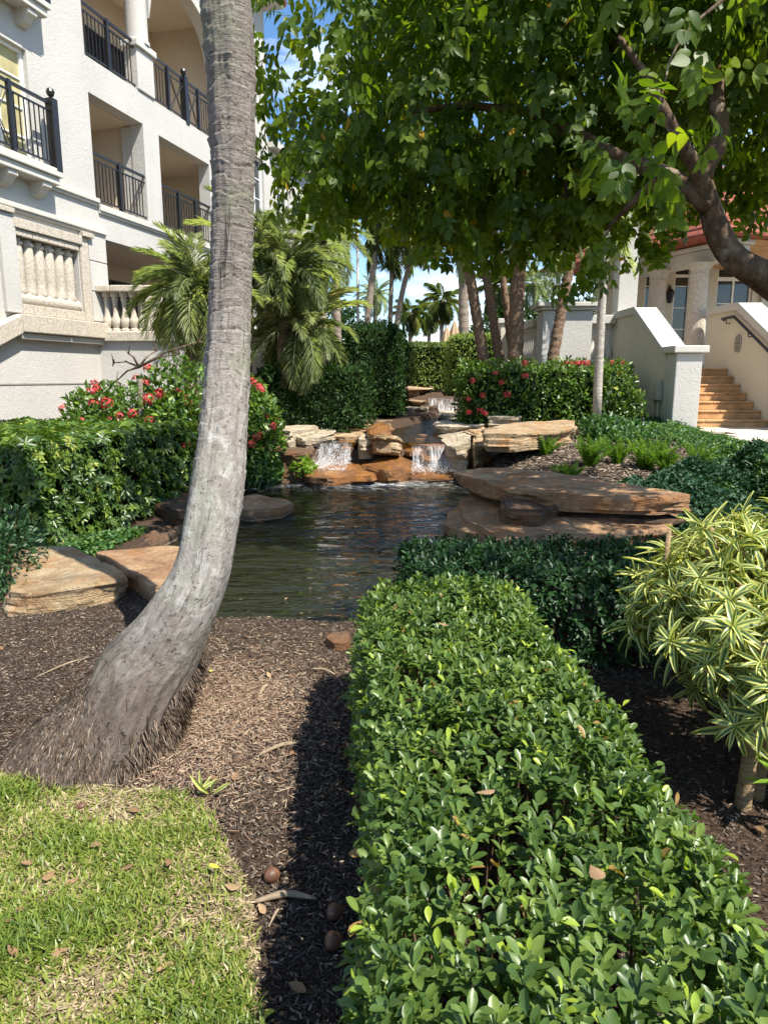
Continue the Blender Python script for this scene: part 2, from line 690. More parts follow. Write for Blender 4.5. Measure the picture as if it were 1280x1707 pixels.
def hedge(name, label, cat, c, a, b, h, rot, z0, mat, size, n, tms, core_mat, group=None, r=0.18, up=0.6, jit=0.7, depth=0.12, bump=0.05, n_ind=0, name_leaf='leaf', stems=True, face_out=1.0, whorl=0, wpart=None):
    root = thing(name, (c[0], c[1], z0), label, cat, group)
    P, N = rbox_points(n, c, a, b, h, rot, r, z0, bump=bump, seed=random.random() * 6)
    dep = rng.exponential(depth, n)
    P = P - N * np.minimum(dep, 0.4 * min(a, b))[:, None]
    if whorl:
        k = whorl
        ax = unit(N * face_out + np.array([0, 0, up]) + rand_dir(n) * jit)
        e1 = unit(np.cross(ax, rand_dir(n)))
        e2 = np.cross(ax, e1)
        pos, R = [], []
        for q in range(k):
            an = 2 * PI * q / k + rng.uniform(-0.2, 0.2, n)
            rad = e1 * np.cos(an)[:, None] + e2 * np.sin(an)[:, None]
            tip = unit(rad + ax * rng.uniform(-0.25, 0.45, n)[:, None])
            pos.append(P + rad * size * 0.06)
            R.append(basis(tip, ax))
        pos, R = np.concatenate(pos), np.concatenate(R)
        sca = np.tile(rng.uniform(0.7, 1.2, n) * size, k)
        rn = np.clip(np.tile(rng.beta(1.6, 2.2, n), k) + rng.normal(0, 0.06, n * k), 0, 0.999)
    else:
        tip = unit(N * 0.5 + np.array([0, 0, up]) * 0.5 + rand_dir(n) * jit)
        nr = unit(N * face_out + np.array([0, 0, up]) + rand_dir(n) * jit)
        pos, R = P, basis(tip, nr)
        sca = rng.uniform(0.65, 1.25, n) * size
        rn = rng.beta(1.6, 2.2, n)
    scatter(root, tms, pos, R, sca, rn, mat, name_leaf, n_ind)
    # solid dark core behind the leaves, standing in for the shaded inside
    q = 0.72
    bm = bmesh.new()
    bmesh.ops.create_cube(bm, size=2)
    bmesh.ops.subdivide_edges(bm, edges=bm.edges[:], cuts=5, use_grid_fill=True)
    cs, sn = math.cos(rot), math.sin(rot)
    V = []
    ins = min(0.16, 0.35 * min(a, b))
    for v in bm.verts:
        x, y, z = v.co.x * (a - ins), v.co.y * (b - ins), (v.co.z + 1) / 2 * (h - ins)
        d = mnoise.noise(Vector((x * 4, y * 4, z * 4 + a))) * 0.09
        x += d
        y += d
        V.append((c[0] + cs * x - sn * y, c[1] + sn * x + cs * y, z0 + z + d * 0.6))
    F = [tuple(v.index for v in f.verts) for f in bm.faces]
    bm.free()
    put('shade_core', V, F, core_mat, root, smooth=True)
    return root


def mottled(lo, hi, mid=None):
    return [(0.0, lo), (0.5, mid or tuple((x + y) / 2 for x, y in zip(lo, hi))), (1.0, hi)]


MAT = {}
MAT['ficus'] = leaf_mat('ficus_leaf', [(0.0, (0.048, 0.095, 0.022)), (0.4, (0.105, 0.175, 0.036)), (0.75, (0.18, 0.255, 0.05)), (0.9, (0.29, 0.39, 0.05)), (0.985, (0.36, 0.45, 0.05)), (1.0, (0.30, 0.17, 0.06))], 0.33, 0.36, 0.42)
MAT['ficus_shade'] = leaf_mat('ficus_leaf_painted_shade', [(0.0, (0.014, 0.045, 0.014)), (1.0, (0.04, 0.10, 0.028))], 0.22, 0.42, 0.35)  # darker copy of the ficus leaf, tree shade put into its colour
MAT['canopy'] = leaf_mat('canopy_leaf', [(0.0, (0.05, 0.098, 0.012)), (0.5, (0.11, 0.175, 0.02)), (0.93, (0.2, 0.265, 0.03)), (0.985, (0.26, 0.32, 0.04)), (1.0, (0.5, 0.28, 0.02))], 0.55, 0.42, 0.32, (2.0, 1.9, 0.45))
MAT['schefflera'] = leaf_mat('schefflera_leaf', [(0.0, (0.03, 0.07, 0.014)), (0.5, (0.075, 0.14, 0.022)), (0.78, (0.17, 0.25, 0.035)), (1.0, (0.5, 0.5, 0.12))], 0.3, 0.35, 0.5)
MAT['ixora'] = leaf_mat('ixora_leaf', [(0.0, (0.04, 0.09, 0.014)), (0.6, (0.10, 0.19, 0.025)), (1.0, (0.28, 0.38, 0.05))], 0.3, 0.35, 0.5)
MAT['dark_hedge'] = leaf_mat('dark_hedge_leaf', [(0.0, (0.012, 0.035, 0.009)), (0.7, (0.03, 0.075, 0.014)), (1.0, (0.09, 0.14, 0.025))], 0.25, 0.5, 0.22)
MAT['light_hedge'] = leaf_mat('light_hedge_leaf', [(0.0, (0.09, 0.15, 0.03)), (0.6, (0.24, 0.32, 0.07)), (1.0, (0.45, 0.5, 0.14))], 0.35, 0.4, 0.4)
MAT['cover'] = leaf_mat('ground_cover_leaf', [(0.0, (0.03, 0.09, 0.025)), (0.6, (0.08, 0.17, 0.05)), (1.0, (0.2, 0.3, 0.08))], 0.3, 0.4, 0.4)
MAT['juniper'] = leaf_mat('juniper_leaf', [(0.0, (0.012, 0.045, 0.02)), (1.0, (0.04, 0.1, 0.045))], 0.15, 0.5, 0.3)
MAT['fern'] = leaf_mat('fern_needle', [(0.0, (0.06, 0.15, 0.015)), (1.0, (0.24, 0.38, 0.045))], 0.4, 0.45, 0.3, objrand=True)
MAT['dracaena'] = leaf_mat('dracaena_leaf', [(0.0, (0.05, 0.10, 0.035)), (0.6, (0.10, 0.17, 0.055)), (1.0, (0.20, 0.27, 0.08))], 0.3, 0.34, 0.5, across=(0.55, 0.55, 0.16))
MAT['frond'] = leaf_mat('palm_frond_leaflet', [(0.0, (0.18, 0.23, 0.12)), (0.6, (0.33, 0.38, 0.20)), (1.0, (0.52, 0.53, 0.29))], 0.42, 0.36, 0.5, (1.4, 1.5, 0.6), objrand=True)
MAT['coco_frond'] = leaf_mat('coconut_leaflet', [(0.0, (0.06, 0.11, 0.03)), (0.6, (0.15, 0.2, 0.055)), (1.0, (0.32, 0.3, 0.10))], 0.4, 0.4, 0.4, objrand=True)
MAT['rachis'] = plain('frond_stalk', (0.22, 0.26, 0.08), 0.5)
MAT['petal'] = leaf_mat('ixora_petal', [(0.0, (0.5, 0.04, 0.05)), (0.6, (0.74, 0.10, 0.11)), (1.0, (0.82, 0.22, 0.2))], 0.3, 0.5, 0.3, (1.2, 0.8, 0.8), objrand=True)
MAT['core'] = plain('shade_core', (0.012, 0.02, 0.007), 0.95, 0.05, 0.5, 9)  # near-black colour stands for the shade inside a hedge
MAT['twig'] = plain('brown_twig', (0.10, 0.065, 0.04), 0.9, 0.1, 0.3)
MAT['stucco'] = stucco('white_stucco', (0.51, 0.493, 0.458), (0.33, 0.305, 0.27), bump=0.24)
MAT['stucco_in'] = stucco('loggia_stucco', (0.62, 0.53, 0.42), bump=0.25)
MAT['stucco_r'] = stucco('cream_stucco', (0.60, 0.56, 0.46), (0.38, 0.35, 0.29), bump=0.26)
MAT['trim'] = stucco('trim_stucco', (0.55, 0.53, 0.48), (0.34, 0.31, 0.27), bump=0.15)
MAT['joint'] = plain('grey_joint', (0.26, 0.25, 0.23), 0.9, 0.1)
MAT['iron'] = plain('black_iron', (0.012, 0.012, 0.013), 0.38, 0.5)
MAT['white_frame'] = plain('white_window_frame', (0.75, 0.75, 0.72), 0.4, 0.4, 0.04)
MAT['glass'] = glass_mat('window_glass')
MAT['curtain'] = plain('yellow_curtain', (0.40, 0.36, 0.19), 0.8, 0.1, 0.25, 3)
MAT['coral'] = plain('coral_stone', (0.47, 0.42, 0.345), 0.9, 0.15, 0.3, 28, bump=0.9, bscale=70)
MAT['tile_red'] = plain('red_clay_tile', (0.24, 0.07, 0.045), 0.8, 0.2, 0.35, 6, bump=0.3)
MAT['tan'] = sandstone('tan_sandstone', [(0.3, (0.30, 0.19, 0.10)), (0.5, (0.52, 0.38, 0.22)), (0.7, (0.62, 0.50, 0.33))], (0.10, 0.075, 0.05), 0, 0.6, orange=(0.42, 0.2, 0.07))
MAT['pale'] = sandstone('pale_sandstone', [(0.3, (0.40, 0.31, 0.2)), (0.7, (0.68, 0.6, 0.45))], (0.16, 0.12, 0.085), 0, 0.45, 0.3)
MAT['redstone'] = sandstone('red_sandstone', [(0.3, (0.27, 0.15, 0.08)), (0.52, (0.47, 0.29, 0.16)), (0.72, (0.60, 0.43, 0.26))], (0.09, 0.06, 0.05), 0, 0.6, orange=(0.45, 0.2, 0.07))
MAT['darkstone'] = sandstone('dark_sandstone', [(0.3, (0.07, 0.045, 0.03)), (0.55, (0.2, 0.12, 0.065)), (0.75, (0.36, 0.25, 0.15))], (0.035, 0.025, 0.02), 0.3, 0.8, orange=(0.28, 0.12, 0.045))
MAT['wetstone'] = sandstone('wet_orange_sandstone', [(0.3, (0.12, 0.045, 0.012)), (0.55, (0.34, 0.14, 0.03)), (0.75, (0.48, 0.25, 0.08))], (0.05, 0.025, 0.015), 1.0, 0.5, rough=0.3, orange=(0.42, 0.16, 0.02))
MAT['bark'] = bark_mat('tree_bark', (0.045, 0.03, 0.02), (0.19, 0.13, 0.085), spots=(0.3, 0.24, 0.18))
MAT['palm_bark'] = bark_mat('date_palm_bark', (0.08, 0.05, 0.035), (0.36, 0.24, 0.16), (9, 9, 7), 1.0)
MAT['coco_bark'] = bark_mat('coconut_bark', (0.16, 0.13, 0.10), (0.36, 0.30, 0.24), (2, 2, 14), 0.6)
MAT['pale_bark'] = bark_mat('pale_thin_bark', (0.25, 0.22, 0.18), (0.5, 0.46, 0.4), (3, 3, 9), 0.5)
MAT['fibre'] = bark_mat('palm_fibre', (0.02, 0.012, 0.008), (0.10, 0.06, 0.035), (12, 12, 3), 1.0)
MAT['step'] = plain('terracotta_step', (0.46, 0.27, 0.13), 0.8, 0.2, 0.3, 5, bump=0.15)
MAT['paver'] = plain('cream_paver', (0.56, 0.48, 0.37), 0.85, 0.2, 0.14, 6, bump=0.15)
MAT['umbrella'] = plain('tan_canvas', (0.42, 0.30, 0.19), 0.9, 0.1)
MAT['metal_grey'] = plain('grey_box_metal', (0.45, 0.44, 0.40), 0.55, 0.3)
MAT['dryleaf'] = ramp_mat('dry_leaf', [(0.0, (0.11, 0.06, 0.035)), (0.5, (0.24, 0.145, 0.075)), (1.0, (0.42, 0.30, 0.17))], 0.7)
MAT['husk'] = ramp_mat('palm_nut_husk', [(0.0, (0.06, 0.027, 0.016)), (1.0, (0.17, 0.08, 0.043))], 0.5, 0.4)

# ------------------------------------------------------------------ terrain
POND = np.array([(-1.30, 4.50), (-0.85, 4.52), (-0.3, 4.44), (0.3, 4.75), (0.75, 5.4), (1.05, 6.6), (1.3, 7.4), (1.4, 9), (1.5, 10.5), (1.7, 12.25), (-1.5, 12.2), (-2.5, 11.7),
                 (-2.45, 10), (-2.35, 8.6), (-2.45, 7.2), (-2.2, 6.2), (-1.75, 5.3)])
STREAM = np.array([(-1.1, 12.5), (1.7, 12.5), (2.05, 13.3), (2.2, 15), (2.9, 19), (3.1, 21.3), (1.7, 21.3), (0.9, 18), (0.0, 15.2), (-0.4, 13.5), (-1.0, 13.1)])
STREAM2 = np.array([(1.8, 22.2), (3.3, 22.2), (3.6, 27), (2.4, 27)])
WZ, WZ2, WZ3 = -0.12, 0.45, 0.98


def poly_sd(P, X, Y):
    """signed distance, negative inside"""
    d = np.full(X.shape, 1e9)
    ins = np.zeros(X.shape, bool)
    n = len(P)
    for i in range(n):
        ax, ay = P[i]
        bx, by = P[(i + 1) % n]
        ex, ey = bx - ax, by - ay
        t = np.clip(((X - ax) * ex + (Y - ay) * ey) / (ex * ex + ey * ey), 0, 1)
        d = np.minimum(d, np.hypot(X - ax - t * ex, Y - ay - t * ey))
        c = ((ay > Y) != (by > Y)) & (X < (bx - ax) * (Y - ay) / (by - ay + 1e-12) + ax)
        ins ^= c
    return np.where(ins, -d, d)


def ground(X, Y):
    X, Y = np.asarray(X, float), np.asarray(Y, float)
    r = sstep(6.5, 13.0, Y) * 0.58 * sstep(0.9, 3.0, X)
    l = sstep(7.5, 12.5, Y) * 0.6 * sstep(-1.6, -3.4, X)
    m = sstep(12.1, 12.6, Y) * 0.42 + sstep(12.8, 15.0, Y) * 0.18
    z = np.maximum(np.maximum(r, l), m) + sstep(20.5, 22.5, Y) * 0.52
    z = np.maximum(z, 0.585 * sstep(6.2, 8.0, Y) * sstep(4.2, 5.0, X - np.maximum(0, (Y - 8) * 0.19)))
    z = z + 0.012 * np.sin(X * 3.1 + 0.7 * Y) * np.sin(Y * 2.7 - X)
    d = poly_sd(POND, X, Y)
    z = z - sstep(0.06, -0.4, d) * (z + 0.7 - 0.4 * sstep(9.3, 11.6, Y))
    d2 = poly_sd(STREAM, X, Y)
    z = np.where(z > 0.15, z - sstep(0.08, -0.2, d2) * (z - 0.15), z)
    d3 = poly_sd(STREAM2, X, Y)
    z = z - sstep(0.08, -0.2, d3) * (z - 0.75)
    return z


def axis(parts):
    return np.unique(np.concatenate([np.arange(a, b, s) for a, b, s in parts]))


gx = axis([(-400, -60, 40), (-60, -10, 4), (-10, -4, 0.4), (-4, 3.6, 0.075), (3.6, 12, 0.25), (12, 60, 4), (60, 401, 40)])
gy = axis([(-30, -1, 2), (-1, 1, 0.25), (1, 14, 0.075), (14, 30, 0.25), (30, 80, 5), (80, 601, 40)])
GX, GY = np.meshgrid(gx, gy)
GZ = ground(GX, GY)
near = (GY < 16) & (np.abs(GX) < 8)
hh = np.zeros_like(GZ)
for (i, j) in zip(*np.nonzero(near)):
    hh[i, j] = mnoise.noise(Vector((GX[i, j] * 5, GY[i, j] * 5, 0))) * 0.014 + mnoise.noise(Vector((GX[i, j] * 16, GY[i, j] * 16, 3))) * 0.008
GZ = GZ + hh
ny, nx = GX.shape
idx = np.arange(nx * ny).reshape(ny, nx)
Fq = np.stack([idx[:-1, :-1], idx[:-1, 1:], idx[1:, 1:], idx[1:, :-1]], -1).reshape(-1, 4)
m, nt, b, o_ = new_mat('mulch_ground')
p = n_pos(nt)
a = n_noise(nt, n_map(nt, p, (1.0, 1.7, 1.0)), 42, 6, 0.75, 0.8)
c = n_ramp(nt, a, [(0.3, (0.018, 0.013, 0.010)), (0.5, (0.07, 0.048, 0.034)), (0.62, (0.15, 0.105, 0.075)), (0.75, (0.3, 0.23, 0.16))])
big = n_noise(nt, p, 1.3, 4)
c = n_mix(nt, bw(nt, big, 0.42, 0.62), c, n_mix(nt, 1.0, c, (1.2, 1.08, 0.97), 'MULTIPLY'))
sep = nt.nodes.new('ShaderNodeSeparateXYZ')
nt.links.new(p, sep.inputs[0])
bed = n_ramp(nt, n_math(nt, 'ADD', n_math(nt, 'MULTIPLY', sep.outputs['Z'], 1.0), 0.8), [(0.1, (0.02, 0.022, 0.009)), (0.35, (0.07, 0.055, 0.018)), (0.5, (0.26, 0.17, 0.05)), (0.68, (0.22, 0.14, 0.05))])
under = n_math(nt, 'LESS_THAN', sep.outputs['Z'], -0.14)
c = n_mix(nt, under, c, bed)
nt.links.new(c, b.inputs['Base Color'])
b.inputs['Roughness'].default_value = 0.95
b.inputs['Specular IOR Level'].default_value = 0.1
n_bump(nt, b, a, 1.0, 0.03)
MAT['mulch'] = m
tag(put('ground', np.stack([GX, GY, GZ], -1).reshape(-1, 3), Fq, MAT['mulch'], loc=(0, 0, 0), smooth=True), 'dark brown mulch bed sloping around the pond', kind='structure')


# water
def water_mat(name, body, ripple=1.0, clear=0.55, scale=(1.0, 2.6, 1.0)):
    m = bpy.data.materials.new(name)
    m.use_nodes = True
    nt = m.node_tree
    nt.nodes.clear()
    out = nt.nodes.new('ShaderNodeOutputMaterial')
    gl = nt.nodes.new('ShaderNodeBsdfGlossy')
    gl.inputs['Roughness'].default_value = 0.015
    tr = nt.nodes.new('ShaderNodeBsdfTransparent')
    tr.inputs['Color'].default_value = (0.55, 0.6, 0.36, 1)
    df = nt.nodes.new('ShaderNodeBsdfDiffuse')
    df.inputs['Color'].default_value = (*body, 1)
    ms = nt.nodes.new('ShaderNodeMixShader')
    ms.inputs[0].default_value = clear
    nt.links.new(df.outputs[0], ms.inputs[1])
    nt.links.new(tr.outputs[0], ms.inputs[2])
    fr = nt.nodes.new('ShaderNodeFresnel')
    fr.inputs['IOR'].default_value = 1.55
    m2 = nt.nodes.new('ShaderNodeMixShader')
    nt.links.new(fr.outputs[0], m2.inputs[0])
    nt.links.new(ms.outputs[0], m2.inputs[1])
    nt.links.new(gl.outputs[0], m2.inputs[2])
    nt.links.new(m2.outputs[0], out.inputs['Surface'])
    p = n_pos(nt)
    q = n_map(nt, p, scale)
    h = n_math(nt, 'ADD', n_math(nt, 'ADD', n_math(nt, 'MULTIPLY', n_noise(nt, q, 0.9, 2, 0.5, 0.8), 1.6), n_noise(nt, q, 2.6, 3, 0.5, 0.6)), n_math(nt, 'MULTIPLY', n_noise(nt, q, 8.0, 2, 0.5, 0.5), 0.28))
    sep = nt.nodes.new('ShaderNodeSeparateXYZ')
    nt.links.new(p, sep.inputs[0])
    bm_ = nt.nodes.new('ShaderNodeBump')
    bm_.inputs['Strength'].default_value = 1.0 * ripple
    bm_.inputs['Distance'].default_value = 0.05
    nt.links.new(h, bm_.inputs['Height'])
    for n in (gl, df, fr):
        nt.links.new(bm_.outputs[0], n.inputs['Normal'])
    return m


MAT['water'] = water_mat('pond_water', (0.032, 0.034, 0.016), clear=0.5)
MAT['water_up'] = water_mat('stream_water', (0.03, 0.025, 0.01), 1.3, 0.6)


def sheet(name, P, z, mat, label, grow=0.25):
    cen = P.mean(0)
    Q = cen + (P - cen) * (1 + grow / np.linalg.norm(P - cen, axis=1))[:, None]
    V = [(x, y, z) for x, y in Q]
    return tag(put(name, V, [tuple(range(len(V)))], mat, loc=(cen[0], cen[1], z)), label, kind='structure')


WX, WY = np.meshgrid(np.arange(-2.95, 2.25, 0.04), np.arange(4.2, 12.62, 0.04))
wv = np.array([mnoise.noise(Vector((x * 2.4, y * 5.5, 1))) * 0.0075 + mnoise.noise(Vector((x * 6 + y, y * 14, 5))) * 0.0035 for x, y in zip(WX.ravel(), WY.ravel())]).reshape(WX.shape)
for fx_, fy_ in ((-1.1, 11.5), (0.9, 11.8)):
    dd_ = np.hypot(WX - fx_, WY - fy_)
    wv += 0.006 * np.sin(dd_ * 21 + fx_ * 3) * np.exp(-dd_ / 2.2)
ii = np.arange(WX.size).reshape(WX.shape)
tag(put('pond_water', np.stack([WX, WY, WZ + wv], -1).reshape(-1, 3), np.stack([ii[:-1, :-1], ii[:-1, 1:], ii[1:, 1:], ii[1:, :-1]], -1).reshape(-1, 4), MAT['water'], loc=(0, 8, WZ), smooth=True), 'dark green rippling pond water', kind='structure')
sheet('stream_water', STREAM, WZ2, MAT['water_up'], 'upper stream pool above the waterfalls', 0.03)
sheet('stream_water', STREAM2, WZ3, MAT['water_up'], 'highest stream pool beyond the small rapids', 0.1)


# ------------------------------------------------------------------ rocks
def rock(name, label, outline, z0, z1, mat, seed=1, tilt=(0, 0), rough=1.0, under=0.05, group=None, cat='rock', n=64, k=13, parent=None, dome=0.0):
    P = np.array(outline, float)[:, :2]
    c = P.mean(0)
    # resample the closed outline, corners slightly rounded
    Q = np.vstack([P, P[:1]])
    L = np.concatenate([[0], np.cumsum(np.linalg.norm(np.diff(Q, axis=0), axis=1))])
    t = np.linspace(0, L[-1], n, endpoint=False)
    R = np.stack([np.interp(t, L, Q[:, 0]), np.interp(t, L, Q[:, 1])], 1)
    R = 0.25 * np.roll(R, 1, 0) + 0.5 * R + 0.25 * np.roll(R, -1, 0)
    size = np.linalg.norm(P - c, axis=1).mean()
    H = z1 - z0
    V, F = [], []
    levels = np.linspace(0, 1, k)
    so = seed * 17.3
    rg = np.random.default_rng(seed * 101 + 5)
    ng = max(2, min(5, int(H / 0.07)))
    cuts = []
    for g in range(ng):
        th = rg.uniform(0, 2 * PI, 9)
        nv = np.stack([np.cos(th), np.sin(th)], 1)
        sup = ((R - c) @ nv.T).max(0)
        cuts.append((nv, sup * rg.uniform(0.84, 0.99, 9) * rg.uniform(0.95, 1.03)))
    gb = np.sort(rg.uniform(0.12, 0.9, ng - 1))
    for li, lv in enumerate(levels):
        ledge = mnoise.noise(Vector((so, lv * 5.0, 2.0))) * 0.12 * rough
        for i in range(n):
            d = R[i] - c
            rr = np.linalg.norm(d)
            u = d / (rr + 1e-9)
            ins = under * (1 - lv) ** 2 * rr * 1.2
            if lv > 0.86:
                ins += 0.05 * min(1, size) * ((lv - 0.86) / 0.14) ** 2
            loc = Vector((R[i][0] * 2.2, R[i][1] * 2.2, (z0 + lv * H) * 6 + so))
            dsp = mnoise.noise(loc) * 0.10 * size * rough * 0.6 + mnoise.noise(loc * 3.1) * 0.022 * rough
            # broken faces: quantised coarse noise
            qn = math.floor(mnoise.noise(Vector((R[i][0] * 1.5 + so, R[i][1] * 1.5, lv * 2.0))) * 3.2) / 3.2
            rr2 = rr - ins + dsp + ledge * size * 0.3 + qn * 0.085 * size * rough
            q2 = u * rr2
            nv, dd = cuts[int(np.searchsorted(gb, lv))]
            for _ in range(2):
                ex = q2 @ nv.T - dd - 0.012 * mnoise.noise(Vector((R[i][0] * 9, R[i][1] * 9, lv * 6 + so)))
                w_ = int(np.argmax(ex))
                if ex[w_] > 0:
                    q2 = q2 - nv[w_] * ex[w_]
            z = z0 + lv * H + tilt[0] * d[0] + tilt[1] * d[1]
            if lv > 0.5:
                z += mnoise.noise(Vector((R[i][0] * 3, R[i][1] * 3, so))) * 0.03 * rough * (lv - 0.3)
            V.append((c[0] + q2[0], c[1] + q2[1], z))
    for j in range(k - 1):
        for i in range(n):
            F.append((j * n + i, j * n + (i + 1) % n, (j + 1) * n + (i + 1) % n, (j + 1) * n + i))
    base = (k - 1) * n
    prev = base
    for s in (0.86, 0.68, 0.48, 0.27):
        st = len(V)
        for i in range(n):
            b0 = np.array(V[base + i][:2])
            d = (b0 - c) * s
            x, y = c + d
            step = math.floor(mnoise.noise(Vector((x * 1.6, y * 1.6, so + 5))) * 3.5) / 3.5 * 0.05 * rough
            z = z1 + tilt[0] * d[0] + tilt[1] * d[1] + mnoise.noise(Vector((x * 3, y * 3, so))) * 0.025 * rough + step * min(1.0, size) + dome * (1 - s * s)
            V.append((x, y, z))
        for i in range(n):
            F.append((prev + i, prev + (i + 1) % n, st + (i + 1) % n, st + i))
        prev = st
    V.append((c[0], c[1], z1 + dome))
    for i in range(n):
        F.append((prev + i, prev + (i + 1) % n, len(V) - 1))
    F.append(tuple(range(n))[::-1])
    o = put(name, V, F, mat, parent, None if parent else (c[0], c[1], z0), smooth=True, sharp=18)
    if parent is None:
        tag(o, label, cat, group)
    return o


def pz(pts, z):
    return [at_z(x, y, z)[:2] for x, y in pts]


# left bank
rock('flat_rock', 'tan stone slab with palm shadow beside the variegated hedge', pz([(20, 916), (110, 907), (195, 940), (222, 962), (185, 968), (122, 980), (8, 993)], 0.17), -0.08, 0.17, MAT['tan'], 1, (0, 0.01))
rock('flat_rock', 'reddish brown stone slab behind the leaning palm trunk', pz([(150, 920), (292, 908), (345, 915), (330, 960), (258, 985), (222, 962)], 0.13), -0.3, 0.13, MAT['redstone'], 2)
rock('flat_rock', 'low brown stone jutting into the pond beyond the palm trunk', pz([(385, 832), (420, 824), (470, 828), (492, 838), (470, 848), (400, 853), (380, 850)], 0.02), -0.4, 0.02, MAT['redstone'], 3)
rock('flat_rock', 'dark stone under the end of the variegated hedge', pz([(255, 838), (290, 818), (345, 815), (350, 838), (300, 855)], 0.15), -0.3, 0.15, MAT['darkstone'], 4)
rock('edging_stone', 'low pale stone edging along the pond below the hedge', [(-2.75, 6.1), (-2.45, 6.15), (-2.15, 7.4), (-2.15, 8.6), (-2.5, 8.6), (-2.55, 7.4)], -0.3, 0.0, MAT['darkstone'], 5, cat='edging')
# right bank
rock('boulder_slab', 'broad brown stone slab lying on the lower ledge', pz([(754, 781), (836, 777), (985, 794), (1108, 817), (1185, 828), (1080, 832), (933, 826), (850, 814), (766, 794)], 0.40), 0.215, 0.40, MAT['redstone'], 6, (0, 0.0), 0.9, under=0.07, n=80)
rock('boulder', 'recessed stone under the broad brown slab, coloured dark as undercut shade', pz([(775, 784), (836, 780), (985, 797), (1108, 819), (1160, 828), (1070, 829), (940, 822), (850, 810), (785, 792)], 0.40), 0.0, 0.23, MAT['darkstone'], 61, n=60)  # added in the undercut; its dark colour stands for the shaded gap
rock('boulder_slab', 'lower brown stone ledge at the waterline', pz([(735, 850), (790, 828), (1000, 835), (1160, 850), (1150, 885), (1000, 905), (905, 912), (820, 905), (745, 878)], 0.06), -0.45, 0.12, MAT['redstone'], 7, (0, 0), 1.0, n=80)
rock('boulder', 'mossy grey boulder lodged against the broad brown slab', pz([(830, 818), (880, 810), (932, 815), (936, 838), (895, 850), (835, 845)], 0.3), 0.05, 0.3, MAT['darkstone'], 8, (0.02, 0.03))
rock('boulder', 'dark brown flat stone in the shade of the dark hedge', pz([(905, 905), (980, 885), (1120, 882), (1130, 905), (1010, 925), (920, 922)], 0.02), -0.35, 0.03, MAT['redstone'], 9)
# waterfall, right side
rock('boulder_slab', 'largest flat tan slab above the waterfalls', pz([(800, 712), (850, 704), (935, 701), (964, 704), (950, 715), (905, 719), (850, 723), (804, 722)], 0.78), 0.5, 0.78, MAT['tan'], 10, (0.02, 0), 0.8)
rock('boulder_slab', 'pale flat slab beside the pool of the upper stream', pz([(720, 704), (760, 695), (828, 696), (832, 703), (790, 709), (728, 712)], 0.66), 0.52, 0.66, MAT['pale'], 11, (0, 0), 0.7)
rock('boulder', 'pale leaning boulder under the flat slabs', pz([(725, 722), (770, 716), (790, 728), (780, 745), (745, 742)], 0.5), 0.1, 0.52, MAT['pale'], 12, (0.15, 0))
rock('boulder', 'small tan boulder wedged below the largest flat slab', pz([(782, 728), (808, 722), (815, 745), (790, 752)], 0.46), 0.1, 0.5, MAT['tan'], 13, (-0.1, 0))
rock('boulder', 'rust brown block standing right of the wide waterfall', pz([(770, 748), (800, 742), (846, 748), (850, 758), (800, 765), (772, 760)], 0.28), -0.4, 0.28, MAT['wetstone'], 14)
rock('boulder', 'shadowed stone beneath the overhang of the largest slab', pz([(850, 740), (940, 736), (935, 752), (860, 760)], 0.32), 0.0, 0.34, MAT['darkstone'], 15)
rock('flat_rock', 'thin pale plate resting behind the flat slabs', pz([(800, 688), (840, 684), (872, 690), (868, 698), (815, 697)], 0.80), 0.58, 0.82, MAT['pale'], 16)
# waterfall, left side
rock('boulder', 'dark brown block left of the narrow waterfall', pz([(448, 742), (470, 734), (520, 735), (527, 748), (500, 756), (455, 755)], 0.42), -0.1, 0.42, MAT['darkstone'], 17)
rock('flat_rock', 'pale flat stone above the dark block by the narrow fall', pz([(490, 718), (520, 710), (558, 712), (560, 722), (520, 730), (492, 729)], 0.58), 0.40, 0.58, MAT['pale'], 18)
rock('flat_rock', 'grey tan stone near the red flowers above the narrow fall', pz([(462, 712), (495, 700), (540, 700), (530, 712), (480, 722)], 0.68), 0.3, 0.68, MAT['pale'], 19)
rock('flat_rock', 'long tan stone lining the upper pool', pz([(545, 702), (600, 697), (655, 700), (650, 712), (600, 716), (550, 714)], 0.6), 0.3, 0.6, MAT['tan'], 20)
rock('boulder', 'orange rounded boulder on the lip between the falls', pz([(612, 712), (630, 704), (650, 706), (653, 718), (635, 724), (614, 722)], 0.66), 0.35, 0.66, MAT['wetstone'], 21, dome=0.04)
rock('boulder', 'tan wedge boulder between the two waterfalls', pz([(602, 744), (622, 729), (660, 728), (676, 738), (668, 752), (630, 756)], 0.36), 0.08, 0.40, MAT['tan'], 22, (-0.05, -0.16), n=64)
rock('boulder', 'small tan stone behind the wedge boulder', pz([(596, 728), (625, 722), (640, 730), (615, 738), (598, 738)], 0.5), 0.2, 0.54, MAT['pale'], 23)
rock('wet_ledge', 'wet orange ledge under the narrow waterfall', pz([(500, 784), (540, 770), (600, 766), (640, 776), (625, 796), (560, 800), (505, 800)], 0.02), -0.5, 0.05, MAT['wetstone'], 24, dome=0.08)
rock('wet_ledge', 'wet orange ledge under the wide waterfall', pz([(655, 782), (700, 764), (770, 768), (785, 782), (760, 795), (680, 796)], -0.02), -0.5, 0.0, MAT['wetstone'], 25, dome=0.07)
rock('wet_ledge', 'orange stained shelf beside the dark block', pz([(450, 778), (490, 766), (515, 770), (510, 788), (460, 796)], 0.0), -0.5, 0.04, MAT['wetstone'], 26, dome=0.05)
